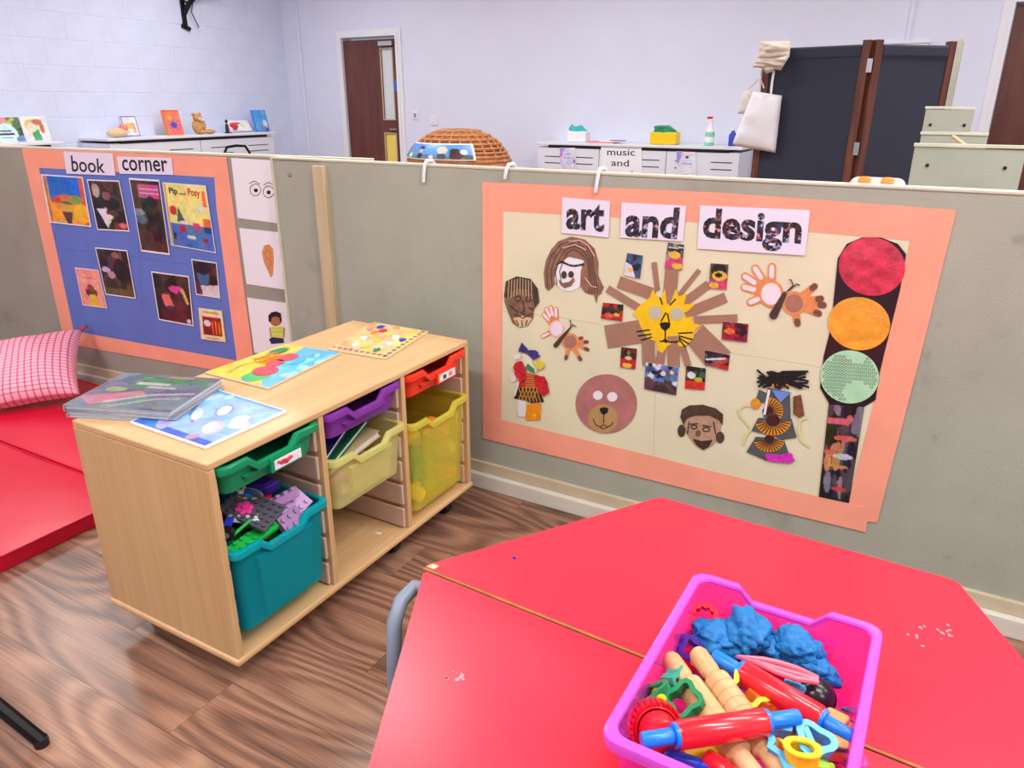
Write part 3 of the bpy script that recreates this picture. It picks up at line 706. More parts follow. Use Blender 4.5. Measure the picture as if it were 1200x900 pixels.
# traffic light
c2, c4 = cc(820, 220, 4), cc(770, 400, 3.53)
P = Paper(BA, 'traffic_light', 'paper traffic light with red, orange and green circles', 'paper traffic light', (1000, 400), lvl=4)
P.cut('backing', c2((648,330),(690,262),(760,232),(850,232),(930,262),(968,310),(940,480),(880,720),(845,860))+c4((905,240),(858,268),(800,275),(712,255),(675,190),(690,60),(720,-60)), 'strip_black')
P.cut('red_circle', ell(1022, 312, 39, 34, 36, 8), 'tissue_red', 1, label='red circle under shiny film')
P.cut('orange_circle', ell(1007, 378.7, 36.5, 31, 36, 8), 'tissue_orange', 1, label='orange circle under shiny film')
P.cut('green_circle', ell(996, 441, 34.5, 31, 36, 8), 'tissue_green', 1, label='pale green circle with bubble pattern')
bm = bmesh.new()
for j in range(14):
    for i in range(15):
        x = 964+i*4.6+(2.3 if j % 2 else 0); y = 414+j*4.1+(x-996)*0.08
        if ((x-996)/32)**2+((y-441)/28.5)**2 < 1 and math.sin(x*.11+1)+math.cos(y*.13) > -0.75:
            q = [Vector(P.loc(p)) for p in ell(x, y, 2.0, 1.8, 7)]; q2 = [Vector(P.loc(p)) for p in ell(x, y, 1.25, 1.1, 7)]
            z = (P.lvl+2.2)*LV; va = [bm.verts.new((*p, z)) for p in q]; vb = [bm.verts.new((*p, z)) for p in q2]
            for k in range(7): bm.faces.new((va[k], va[(k+1) % 7], vb[(k+1) % 7], vb[k]))
tag(obj('bubble_print', bm, 'green_dark', P.t), kind='stuff')
sq = c4((712,255),(858,265),(795,665),(670,640))
P.cut('photo_strip', sq, 'strip_black', 1)
P.pic('photo_strip_picture', inset(sq, .02), paint(30, 80, (30, 24, 28), [('b', 60, [(24, 20, 24), (60, 48, 54), (44, 36, 44), (84, 70, 76)], .06, .16), ('b', 14, [(196, 110, 110), (150, 120, 130), (190, 130, 100), (120, 116, 140)], .05, .16), ('r', .0, .14, .6, .2, (214, 96, 120)), ('e', .6, .34, .35, .03, (206, 96, 90)), ('e', .25, .5, .25, .03, (200, 90, 90)), ('e', .6, .53, .3, .03, (200, 190, 210)), ('e', .5, .64, .3, .02, (200, 140, 80)), ('e', .6, .88, .25, .025, (200, 60, 70))], 11), 2.2)
# boy face
P = Paper(BA, 'paper_mask', 'small brown paper boy face with short dark hair', 'paper face', (822, 499), lvl=4)
P.cut('face', c4((118,300),(270,310),(262,385),(235,425),(195,450),(155,425),(125,380),(112,340)), mat('face_tan', (186, 148, 124), 0.6, noise=0.15, nscale=60))
P.cut('hair', c4((98,310),(105,280),(135,263),(190,260),(245,275),(275,300),(272,345),(258,325),(220,305),(160,305),(125,318),(112,345)), 'hair_dark', 1)
P.cut('ear', c4(*ell(103, 368, 16, 26, 14)), 'hair_dark', 0.6); P.cut('ear', c4(*ell(262, 395, 18, 24, 14)), 'hair_dark', 0.6)
P.cut('mouth', c4((150,400),(185,410),(232,405),(215,435),(190,446),(165,428)), 'ink_brown', 1)
P.cut('nose', c4(*ell(172, 378, 12, 14, 10)), 'face_brown', 1)
P.lines('drawn_line', [c4(*(ell(155, 352, 13, 8, 8)+[(168, 352)])), c4(*(ell(205, 362, 15, 9, 8)+[(220, 362)])), c4((140,340),(170,338)), c4((190,345),(225,350)), c4((155,408),(185,418),(228,410)), c4((235,330),(245,380)), c4((135,330),(128,380))], 0.0035, 'ink_brown', 1.5)
# collage doll, left
c7 = cc(590, 390, 8.18)
P = Paper(BA, 'collage_doll', 'small collage figure with red feather sleeves and orange trouser leg', 'collage doll', (622, 448), lvl=4)
P.cut('skirt', c7((150,510),(340,520),(395,660),(270,670),(200,640),(105,625)), 'cloth_black', 0)
P.lines('skirt_pattern', [c7((150+i*34, 520),(200+i*32, 655)) for i in range(6)]+[c7((200+i*34, 520),(150+i*34, 640)) for i in range(5)], 0.004, 'cloth_gold', 1)
P.cut('bodice', c7((150,400),(300,390),(345,525),(155,520)), 'feather_red', 0.5)
P.lines('bodice_pattern', [c7((215,380+i*22),(310,395+i*20)) for i in range(7)], 0.0035, 'cloth_gold', 1.6)
def fluffy(pts, k, seed):
    rg = random.Random(seed); cx, cy = mean(pts); out = []
    for i in range(len(pts)):
        a, b_ = pts[i], pts[(i+1) % len(pts)]
        for q in (0, .33, .66):
            x, y = a[0]+(b_[0]-a[0])*q, a[1]+(b_[1]-a[1])*q; f = 1+rg.uniform(-k, k); out.append((cx+(x-cx)*f, cy+(y-cy)*f))
    return out
P.cut('sleeve', fluffy(c7((105,300),(180,260),(220,350),(235,420),(170,470),(120,390)), .12, 1), 'feather_red', 2, .004)
P.cut('sleeve', fluffy(c7((310,410),(390,400),(430,480),(445,560),(400,605),(350,560)), .12, 2), 'feather_red', 2, .004)
P.cut('head', c7((190,190),(280,240),(290,300),(340,350),(310,385),(230,340),(195,270)), mat('felt_cream', (232, 226, 200), .8), 1)
P.cut('scarf', c7((215,335),(240,290),(300,340),(310,380),(270,370)), 'felt_green', 2)
P.cut('hair', fluffy(c7((150,170),(185,90),(250,160),(320,160),(355,220),(300,255),(240,190),(190,180)), .1, 3), 'foil_blue', 3, .003)
P.cut('pompom', fluffy(c7(*ell(358, 300, 48, 42, 10)), .06, 4), 'pompom_yellow', 3, .004)
P.cut('pompom', c7(*ell(140, 225, 34, 26, 12, -30)), 'felt_white', 2)
P.cut('hand', c7(*ell(100, 425, 34, 42, 14)), mat('felt_pink', (238, 214, 224), .7), 2)
P.cut('stick', c7(*strip((150,470),(112,600),18)), 'felt_white', 1)
P.cut('leg', c7((150,640),(220,650),(225,720),(215,800),(150,800),(135,730)), 'felt_white', 1)
P.cut('leg', c7((235,680),(365,672),(360,830),(230,835),(215,810)), 'felt_orange', 1.2)
P.cut('sequin', c7(*ell(305, 785, 16, 14, 8)), 'pompom_yellow', 2.4)
# collage doll, right
c8 = cc(860, 420, 5)
P = Paper(BA, 'collage_doll', 'collage figure in orange and black patterned dress with black yarn hair', 'collage doll', (905, 485), lvl=4)
def dress(pts, fan, lvl):
    P.cut('dress', c8(*pts), 'cloth_grey', lvl)
    cx, cy, r0, r1, a0, a1 = fan
    arc = [(cx+r1*1.2*math.cos(math.radians(a)), cy+r1*math.sin(math.radians(a))) for a in range(a0, a1+1, 15)]
    arc2 = [(cx+r0*1.2*math.cos(math.radians(a)), cy+r0*math.sin(math.radians(a))) for a in range(a1, a0-1, -15)]
    P.cut('fan_pattern', c8(*(arc+arc2)), 'ankara_orange', lvl+1)
    P.cut('fan_centre', c8(*ell(cx, cy, r0*1.15, r0, 14)), 'ankara_brown', lvl+1.5)
    P.lines('fan_ray', [c8((cx+r0*1.3*math.cos(math.radians(a)), cy+r0*1.1*math.sin(math.radians(a))), (cx+r1*1.12*math.cos(math.radians(a)), cy+r1*.94*math.sin(math.radians(a)))) for a in range(a0+8, a1, 13)], 0.003, 'ankara_brown', lvl+2)
dress([(200,170),(330,195),(335,370),(175,340)], (195, 305, 22, 80, -90, 45), 0)
dress([(145,345),(340,350),(370,460),(300,470),(105,420)], (233, 360, 36, 88, 5, 180), 1)
dress([(130,455),(295,470),(320,545),(355,600),(190,595),(75,545)], (210, 470, 26, 75, 5, 175), 0.5)
P.cut('collar', c8((225,180),(340,195),(275,255)), 'cloth_blue', 3)
P.cut('arm', c8((150,180),(195,200),(180,260),(130,240)), 'cloth_grey', 1); P.cut('hand', c8(*ell(130, 262, 30, 32, 12)), 'ankara_orange', 1.5)
P.cut('arm', c8((350,220),(395,208),(415,330),(385,345),(350,320)), mat('ankara_weave', (128, 74, 44), .7, noise=.4, nscale=90), 2)
P.cut('ribbon', c8(*strip((210,180),(182,325),14)), 'felt_white', 3)
P.cut('feather', fluffy(c8((190,550),(270,560),(340,545),(362,590),(340,605),(200,595)), .1, 7), 'feather_magenta', 3.5, .003)
P.lines('pipe_cleaner', [c8((115,270),(60,275),(30,300),(45,340),(75,370),(105,410),(70,450),(55,500)), c8((425,345),(390,360),(385,430),(400,485),(445,515))], 0.007, 'pipe_cleaner', 1)
rg = random.Random(5)
P.lines('yarn_hair', [c8((rg.uniform(140, 300), rg.uniform(60, 170)), (rg.uniform(200, 330), rg.uniform(70, 140)), (rg.uniform(260, 440), rg.uniform(70, 180))) for _ in range(26)], 0.006, 'ink', 3.5)
P.lines('headband', [c8((230+i*26, 160),(245+i*26, 130)) for i in range(4)], 0.006, 'ankara_orange', 4)

# book corner backing
c = cc(0, 160, 3.46)
c6 = cc(60, 360, 4.286)
P = Paper(BB, 'display_backing', 'blue paper backing with peach border on the darker partition', 'display', (165, 300), lvl=1)
P.cut('backing_paper', c((150,115),(875,155),(975,905),(285,800)), 'blue_paper')
P.cut('border_strip', c((90,48),(920,82),(930,168),(865,165),(160,127),(106,124)), 'peach_paper', 1)
P.cut('border_strip', c((104,110),(160,127),(300,785),(256,800)), 'peach_paper', 1.5)
P.cut('border_strip', c((866,82),(920,82),(1035,935),(966,935),(880,290)), 'peach_paper', 1.5)
P.cut('border_strip', [(73, 384), (106.7, 391.5), (265, 420), (296, 426), (298, 442), (232.7, 430), (106.7, 408), (78, 402)], 'peach_paper', 2)
P.lines('fold_line', [c((235,455),(390,468),(560,490),(770,520)), c((545,165),(580,700))], 0.0025, mat('blue_crease', (80, 104, 180), .7), .6)
card(BB, c((262,60),(462,68),(473,158),(275,150)), 'book', c((292,76),(428,92),(432,148),(298,142)), 'lilac word card reading book', ink='ink', bold=0.01)
card(BB, c((478,80),(700,86),(708,155),(490,150)), 'corner', c((498,92),(682,96),(688,143),(503,138)), 'lilac word card reading corner', ink='ink', bold=0.01)
DK = [(38, 26, 26), (60, 42, 40), (84, 60, 54), (28, 24, 28)]
gb = 'pictures on the blue display'
photo(BB, c((170,152),(340,163),(375,367),(208,348)), 'picture of a fruit bowl against blue sky, top left on the blue display', (240, 170, 40), [('r', .12, 0, .88, .55, (30, 110, 214)), ('r', 0, 0, .1, 1, (200, 120, 60)), ('r', .88, 0, 1, 1, (214, 92, 70)), ('e', .5, .5, .28, .12, (226, 100, 60)), ('e', .26, .52, .12, .09, (206, 50, 60)), ('e', .75, .47, .15, .1, (130, 170, 70)), ('e', .5, .58, .14, .07, (70, 120, 60)), ('p', [(.08,.55),(.9,.6),(.7,.74),(.35,.76)], (226, 158, 50)), ('p', [(.35,.74),(.62,.74),(.55,1),(.45,1)], (84, 50, 50)), ('e', .85, .75, .2, .2, (246, 186, 30)), ('l', [(.02, 0), (.02, 1)], .012, WH)], 44, 50, .05, 21, group=gb)
photo(BB, c((357,173),(488,178),(530,385),(400,378)), 'dark photo with a white paper shape, right of the fruit picture', (52, 38, 38), [('b', 30, DK, .08, .25), ('p', [(.12,.58),(.45,.55),(.4,.68),(.62,.7),(.36,.95)], WH), ('e', .2, .2, .12, .14, (190, 150, 160)), ('e', .5, .3, .14, .08, (130, 96, 100)), ('r', .55, .85, 1, 1, (120, 50, 50)), ('e', .85, .9, .12, .05, (220, 110, 130))], 32, 44, .05, 22, group=gb)
photo(BB, c((527,167),(650,175),(693,480),(578,465)), 'tall dark photo with pink stripes beside the yellow cover', (60, 46, 44), [('b', 30, DK, .08, .25), ('r', .25, .06, .95, .25, (206, 84, 140)), ('l', [(.3, .12), (.9, .12)], .02, (240, 180, 210)), ('l', [(.3, .18), (.9, .18)], .02, (240, 180, 210)), ('e', .62, .3, .2, .08, (40, 34, 40)), ('e', .15, .45, .2, .05, (130, 140, 160)), ('e', .2, .55, .2, .06, (84, 104, 140)), ('r', 0, .7, 1, 1, (84, 48, 44)), ('b', 6, DK, .05, .2, (0, .65, 1, .8))], 30, 70, .05, 23, group=gb)
q = c((663,185),(838,198),(880,472),(700,440))
P = photo(BB, q, 'yellow and blue picture book cover with two-name title', (240, 224, 140), [('r', 0, .62, 1, 1, (84, 116, 190)), ('r', 0, 0, .07, 1, (196, 170, 90)), ('r', .88, .08, .97, .32, (236, 120, 50)), ('e', .16, .42, .09, .075, (206, 40, 50)), ('p', [(.28,.35),(.42,.6),(.36,.62),(.22,.6)], (84, 90, 110)), ('e', .82, .35, .08, .05, WH), ('r', .82, .5, 1, .62, (236, 112, 50)), ('r', .82, .62, .98, .72, (40, 70, 140)), ('p', [(.58,.58),(.72,.58),(.76,.7),(.6,.7)], (214, 60, 110)), ('e', .33, .7, .08, .06, RD), ('e', .5, .82, .1, .03, (226, 214, 190)), ('e', .82, .84, .07, .04, (150, 40, 60)), ('p', [(.08,.75),(.16,.8),(.14,.9),(.07,.88)], (50, 46, 40)), ('e', .36, .6, .1, .025, WH)], 50, 72, .03, 24, group=gb, name='book_cover', cat='book cover')
P.text('title', 'Pip', c((688,205),(723,208),(728,240),(693,238)), mat('ink_navy', (40, 44, 84), .5), 1.6, .03)
P.text('title', 'and', c((732,224),(757,226),(759,238),(734,236)), 'green_plastic', 1.6, .03)
P.text('title', 'Posy', c((764,208),(814,214),(819,254),(768,246)), mat('ink_red', (206, 76, 40), .5), 1.6, .03)
photo(BB, c((390,448),(520,460),(556,657),(433,640)), 'dark crowded photo in the middle of the blue display', (58, 46, 42), [('b', 34, DK+[(90, 84, 70)], .08, .22), ('e', .2, .45, .14, .06, (210, 190, 200)), ('e', .35, .55, .12, .08, (196, 150, 150)), ('e', .6, .12, .12, .07, (150, 104, 84)), ('r', 0, .85, 1, 1, (92, 84, 44)), ('e', .7, .45, .25, .25, (30, 26, 30))], 34, 44, .05, 25, group=gb)
photo(BB, c((308,530),(403,540),(440,696),(340,683)), 'peach picture of a figure in yellow, lower left on the blue display', (240, 160, 140), [('e', .5, .62, .25, .12, (92, 50, 44)), ('e', .5, .5, .14, .1, (130, 70, 60)), ('p', [(.4,.68),(.62,.66),(.7,1),(.42,1)], (226, 190, 60)), ('l', [(.15, .15), (.85, .15)], .015, (200, 90, 90)), ('l', [(.2, .24), (.8, .24)], .012, (200, 100, 96))], 30, 40, .04, 26, group=gb)
photo(BB, c((617,545),(770,565),(790,768),(648,742)), 'dark red photo with a pink card, below the tall photo', (54, 30, 32), [('b', 26, DK+[(90, 34, 40)], .08, .22), ('p', [(.18,.45),(.4,.42),(.5,.65),(.25,.68)], (236, 120, 110)), ('e', .62, .3, .2, .08, (206, 80, 150)), ('l', [(.8, .3), (.9, .55)], .04, (200, 190, 90)), ('l', [(.7, .35), (.8, .6)], .03, (60, 40, 60)), ('r', .1, .75, 1, 1, (84, 24, 34)), ('e', .9, .93, .06, .04, WH)], 36, 44, .05, 27, group=gb)
photo(BB, c((780,495),(883,510),(897,655),(800,640)), 'small photo with blue top and white paper, right on the blue display', (84, 60, 54), [('b', 20, DK, .1, .25, (0, 0, 1, .7)), ('e', .4, .45, .25, .25, (66, 96, 150)), ('e', .4, .2, .3, .2, (34, 28, 30)), ('p', [(.25,.72),(1,.65),(1,1),(.3,1)], (216, 200, 216))], 28, 34, .06, 28, group=gb)
photo(BB, c((808,692),(905,705),(920,833),(820,820)), 'small cream and red book cover at lower right of the blue display', (236, 224, 176), [('r', .12, .24, .9, .84, (140, 30, 26)), ('e', .32, .46, .14, .1, WH), ('r', .5, .4, .58, .78, (226, 120, 40)), ('r', .64, .36, .7, .78, (226, 130, 40)), ('r', .76, .4, .82, .78, (214, 110, 40)), ('l', [(.2, .12), (.8, .12)], .03, (196, 160, 60)), ('l', [(.25, .92), (.75, .92)], .015, (150, 120, 80))], 30, 36, .03, 29, group=gb, name='book_cover', cat='book cover', sheet='card_board')
# white picture sheets
c5 = cc(180, 160, 3.46)
def sheet(quad, lab): 
    P = Paper(BB, 'picture_sheet', lab, 'sheet', mean(quad), 'white picture sheets', lvl=2); P.cut('paper', quad, 'white_paper'); return P
P = sheet(c5((316,86),(560,102),(580,362),(343,330)), 'white sheet with a drawn pair of eyes')
P.lines('drawn_eyes', [c5(*(ell(415, 216, 22, 24, 16)+[(437, 216)])), c5(*(ell(468, 224, 22, 24, 16)+[(490, 224)])), c5((390,190),(410,180),(432,192)), c5((448,196),(468,186),(488,196))], 0.0026, 'ink', 1)
P.cut('pupil', c5(*ell(417, 218, 8, 8, 10)), 'ink', 1); P.cut('pupil', c5(*ell(469, 226, 8, 8, 10)), 'ink', 1)
P = sheet(c5((349,370),(585,396),(607,632),(378,597)), 'white sheet with a drawn brown ear')
P.cut('drawn_ear', c5((442,470),(450,442),(470,436),(486,455),(490,500),(486,560),(478,572),(466,545),(450,510)), mat('ear_tan', (214, 148, 92), .6), 1)
P.lines('drawn_line', [c5((452,480),(462,455),(475,465),(478,510),(470,535)), c5((460,485),(468,500))], 0.003, mat('ear_line', (176, 104, 60), .6), 2)
P = sheet(c5((380,652),(610,684),(640,915),(410,875)), 'white sheet with a drawn sitting child')
P.cut('drawn_shirt', c5((480,770),(525,768),(532,800),(528,818),(478,815),(476,790)), mat('shirt_lime', (214, 216, 110), .6), 1)
P.cut('drawn_face', c5(*ell(497, 742, 24, 26, 14)), mat('skin_brown', (176, 110, 70), .6), 1.3)
P.cut('drawn_hair', c5((470,750),(468,725),(480,712),(500,708),(518,716),(522,745),(516,760),(514,735),(498,728),(482,733),(478,752)), 'ink', 2)
P.cut('drawn_trousers', c5((470,820),(485,812),(530,818),(530,836),(480,840)), mat('ink_navy', (40, 44, 84)), 1.4)
P.lines('drawn_line', [c5((482,780),(526,778)), c5((480,792),(528,790))], 0.004, 'lime_plastic', 1.6)
P.lines('drawn_arm', [c5((474,775),(478,812)), c5((532,775),(530,812))], 0.006, 'skin_brown', 1.6)

# ------------------------------------------------------------------ tray storage unit
CX0, CX1, CY0, CY1, CZ0, CZ1 = -1.745, -1.262, 0.905, 1.925, 0.08, 0.613
TH = 0.018
unit = thing('tray_storage_unit', 'beech tray storage unit on castors with three columns', 'storage unit', ((CX0+CX1)/2, (CY0+CY1)/2, 0))
ox, oy = (CX0+CX1)/2, (CY0+CY1)/2
def ub(name, x0, x1, y0, y1, z0, z1, mt, bev=0.003): return obj(name, box(x0-ox, x1-ox, y0-oy, y1-oy, z0, z1), mt, unit, bevel=bev)
ub('top_panel', CX0, CX1, CY0, CY1, CZ1-TH, CZ1, 'beech_along', 0.004)
ub('base_panel', CX0-0.004, CX1+0.006, CY0-0.006, CY1+0.006, CZ0, CZ0+TH, 'beech_along', 0.006)
ub('side_panel', CX0, CX1, CY0, CY0+TH, CZ0+TH, CZ1-TH, 'beech_up', 0.0015)
ub('side_panel', CX0, CX1, CY1-TH, CY1, CZ0+TH, CZ1-TH, 'beech_up', 0.0015)
BAY = (CY1-CY0-4*TH)/3
divs = [CY0+TH+BAY, CY0+2*TH+2*BAY]
for y in divs: ub('divider', CX0+0.004, CX1-0.002, y, y+TH, CZ0+TH, CZ1-TH, 'beech_up', 0.0015)
ub('back_panel', CX0, CX0+0.004, CY0+TH, CY1-TH, CZ0+TH, CZ1-TH, 'beech_up', 0)
# moulded tray runners on both faces of each bay
bays = [(CY0+TH, CY0+TH+BAY), (divs[0]+TH, divs[0]+TH+BAY), (divs[1]+TH, CY1-TH)]
rz = [(CZ0+TH+0.004+k*0.0797, CZ0+TH+0.004+k*0.0797+0.066) for k in range(6)]
for (a, b) in bays:
    for side in (0, 1):
        for z0, z1 in rz:
            y0, y1 = (a, a+0.011) if side == 0 else (b-0.011, b)
            ub('runner', CX0+0.03, CX1-0.012, y0, y1, z0, z1, 'runner_plastic', 0.004)
for x, y in ((CX1-0.045, CY0+0.28), (CX1-0.07, CY1-0.08), (CX0+0.06, CY0+0.08), (CX0+0.06, CY1-0.08), (CX1-0.075, CY0+0.66)):
    if (x, y) == (CX1-0.045, CY0+0.28): y = CY0+0.10; x = CX1-0.10
    o = obj('castor', lathe([(0.018, 0.052), (0.018, CZ0-0.004), (0.03, CZ0-0.003), (0.03, CZ0)], 14), 'rubber', unit, loc=(x-ox, y-oy, 0))
    obj('wheel', lathe([(0.0, -0.018), (0.022, -0.018), (0.027, -0.010), (0.027, 0.010), (0.022, 0.018), (0, 0.018)], 18, M=Matrix.Translation((0.008, 0, 0.027))@Matrix.Rotation(math.pi/2, 4, 'X')), 'rubber', o)

def tray_shape(w, d, h, dip=0.024, fl=0.0):
    """outline of the tray opening with front (at -y) rim dipped; returns list of (x,y,ztop)"""
    pts = []
    r = 0.022
    o = rrect(w, d, r, 4)
    ring = []
    n = len(o)
    for i in range(n):
        a, b = o[i], o[(i+1) % n]; ring.append(a)
        if abs(a[1]+d/2) < 1e-6 and abs(b[1]+d/2) < 1e-6:      # the front edge: insert dip points
            for f in (0.20, 0.30, 0.70, 0.80):
                ring.append((a[0]+(b[0]-a[0])*f, a[1]))
    out = []
    for x, y in ring:
        z = h
        if abs(y+d/2) < 1e-6 and abs(x) < w*0.5-r:
            q = abs(x)/(w-2*r)
            z = h-(dip if q < 0.21 else 0.0)
        out.append((x, y, z))
    return out
def make_tray(name, label, w, d, h, mbody, mrim, loc, rotz, group, tag_print=None, taper=0.012):
    t = thing(name, label, 'tray', loc, rotz, group)
    R = tray_shape(w-0.024, d-0.024, h)
    def off(p, k, z): 
        L = math.hypot(p[0]/(w/2), p[1]/(d/2)); return (p[0]*(1+k/(w/2)), p[1]*(1+k/(d/2)), z)
    bm = bmesh.new(); th = 0.0035; n = len(R)
    lv = [[bm.verts.new(off(p, -th-taper, th)) for p in R], [bm.verts.new(off(p, -th, p[2]-0.001)) for p in R], [bm.verts.new(off(p, 0, p[2]-0.001)) for p in R], [bm.verts.new(off(p, -taper, 0)) for p in R]]
    for a, b in zip(lv, lv[1:]):
        for i in range(n): bm.faces.new((a[i], a[(i+1) % n], b[(i+1) % n], b[i]))
    bm.faces.new(lv[0]); bm.faces.new(lv[3][::-1])
    obj('body', bm, mbody, t, smooth=True)
    bm = bmesh.new()
    rp = [(-0.0045, 0.0), (-0.003, 0.004), (0.004, 0.0055), (0.011, 0.003), (0.012, -0.004), (0.011, -0.013), (0.009, -0.013), (0.009, -0.003), (0.0005, -0.003)]
    rg = [[bm.verts.new(off(p, k, p[2]+dz)) for p in R] for k, dz in rp]
    for a, b in zip(rg, rg[1:]+rg[:1]):
        for i in range(n): bm.faces.new((a[i], a[(i+1) % n], b[(i+1) % n], b[i]))
    obj('rim', bm, mrim, t, smooth=True)
    # stiffened front panel below the hand dip, sloping with the wall
    y = -(d-0.024)/2
    a, b, zt, zb = w*0.30, w*0.26, h-0.036, 0.012
    sl = taper*(1-zb/h); st = taper*(1-zt/h)
    bm = bmesh.new()
    v = [bm.verts.new(q) for q in ((-a, y+st+0.002, zt), (a, y+st+0.002, zt), (b, y+sl+0.002, zb), (-b, y+sl+0.002, zb), (-a+.006, y+st-0.009, zt-.004), (a-.006, y+st-0.009, zt-.004), (b-.006, y+sl-0.007, zb+.004), (-b+.006, y+sl-0.007, zb+.004))]
    for f in ((0,1,2,3), (4,7,6,5), (0,4,5,1), (1,5,6,2), (2,6,7,3), (3,7,4,0)): bm.faces.new([v[i] for i in f])
    if h > 0.06: obj('front_panel', bm, mbody, t)
    else: bm.free()
    if tag_print is not None:
        lw, lh = 0.042, 0.024; x0 = 0.03
        z0 = h-0.030; yf = y-0.016
        lab = obj('label', box(x0-lw, x0+lw, yf-0.001, yf, z0-lh, z0), 'white_paper', t)
        picture('label_picture', [(x0-lw*.92, yf-0.0016, z0-.002), (x0+lw*.92, yf-0.0016, z0-.002), (x0+lw*.92, yf-0.0016, z0-lh+.002), (x0-lw*.92, yf-0.0016, z0-lh+.002)], tag_print, lab)
        obj('label_holder', box(x0-lw-0.01, x0+lw+0.01, yf, yf+0.012, z0-lh-0.004, z0+0.006), mrim, t)
    return t
FR = math.pi/2               # tray fronts face +x
TW, TD = 0.312, 0.427
def bayc(i): return (bays[i][0]+bays[i][1])/2
def tray_at(i, rim_z, h, proud, *a, **k):
    return make_tray(a[0], a[1], TW, TD, h, a[2], a[3], (CX1+proud-TD/2, bayc(i), rim_z-h), FR, 'plastic trays of the storage unit', **k)
redlab = paint(36, 20, (236, 226, 232), [('e', .3, .5, .16, .3, (206, 60, 80)), ('e', .55, .45, .14, .25, (214, 80, 96)), ('e', .42, .7, .1, .2, (190, 40, 60)), ('e', .12, .3, .06, .2, (206, 90, 100))], 1)
grnlab = paint(36, 20, (228, 232, 232), [('r', .2, .2, .42, .85, (60, 90, 96)), ('r', .58, .2, .8, .85, (206, 120, 110)), ('r', .26, .35, .36, .7, (40, 60, 70))], 2)
tray_at(0, 0.585, 0.070, 0.014, 'storage_tray', 'shallow green tray with picture label in the storage unit', 'tray_green', 'tray_green', tag_print=redlab)
tray_at(1, 0.585, 0.070, 0.010, 'storage_tray', 'shallow purple tray in the middle column of the storage unit', 'tray_purple', 'tray_purple')
tray_at(2, 0.585, 0.070, 0.012, 'storage_tray', 'shallow red tray with picture label in the storage unit', 'tray_red', 'tray_red', tag_print=grnlab)
teal = tray_at(0, 0.372, 0.225, 0.018, 'storage_tray', 'deep teal tray full of building bricks', 'tray_teal', 'rim_teal')
pale = tray_at(1, 0.458, 0.150, 0.018, 'storage_tray', 'pale yellow tray holding picture books', 'tray_pale', 'rim_pale')
yel = tray_at(2, 0.432, 0.300, 0.018, 'storage_tray', 'very deep clear yellow tray of colourful toys', 'tray_yellow', 'rim_yellow')

# building bricks: body + studs
def brick(name, label, w, d, h, mt, loc, rot, nx, ny, group, cat='toy brick'):
    t = thing(name, label, cat, loc, rot, group)
    obj('block', box(-w/2, w/2, -d/2, d/2, 0, h), mt, t, bevel=0.0015)
    bm = bmesh.new(); r = min(w/nx, d/ny)*0.30
    for i in range(nx):
        for j in range(ny):
            lathe([(r, h), (r, h+0.005), (0, h+0.005)], 8, bm, M=Matrix.Translation((-w/2+(i+.5)*w/nx, -d/2+(j+.5)*d/ny, 0)))
    tag(obj('studs', bm, mt, t), kind='stuff')
    return t
def T(x, y, z): return tuple(G(x, y, z))
gb = 'building toys in the teal tray'
D = math.radians
brick('toy_baseplate', 'dark grey studded plate lying on the bricks in the teal tray', 0.13, 0.10, 0.008, 'grey_plastic', (-1.335, 1.06, 0.404), (D(6), D(20), D(18)), 7, 5, gb)
brick('toy_baseplate', 'bright green studded strip at the front of the teal tray', 0.04, 0.17, 0.012, 'bright_green', (-1.298, 1.03, 0.352), (D(3), D(12), D(4)), 2, 8, gb)
brick('toy_brick', 'white studded plate at the left of the teal tray', 0.075, 0.05, 0.012, 'white_plastic', T(286, 608, 0.392), (D(-5), D(12), D(38)), 4, 3, gb)
brick('toy_brick', 'small red brick behind the grey plate', 0.06, 0.045, 0.02, 'red_plastic', T(305, 595, 0.375), (D(10), D(-10), D(30)), 3, 2, gb)
brick('toy_brick', 'lilac brick leaning at the right of the teal tray', 0.055, 0.085, 0.022, 'lilac_plastic', T(342, 596, 0.362), (D(28), D(42), D(20)), 2, 4, gb)
brick('toy_brick', 'mauve clear brick beside the grey plate', 0.05, 0.065, 0.022, 'mauve_plastic', T(338, 612, 0.350), (D(12), D(50), D(10)), 2, 3, gb)
brick('toy_brick', 'lilac angled brick reaching up by the tray side', 0.10, 0.03, 0.02, 'lilac_plastic', T(330, 590, 0.39), (D(-8), D(-22), D(50)), 5, 1, gb)
brick('toy_brick', 'small white brick against the right side of the teal tray', 0.05, 0.03, 0.018, 'white_plastic', (-1.335, 1.165, 0.345), (D(8), D(12), D(48)), 3, 2, gb)
brick('toy_brick', 'white brick at the back left of the teal tray', 0.06, 0.045, 0.02, 'white_plastic', T(262, 575, 0.40), (D(-30), D(20), D(40)), 3, 2, gb)
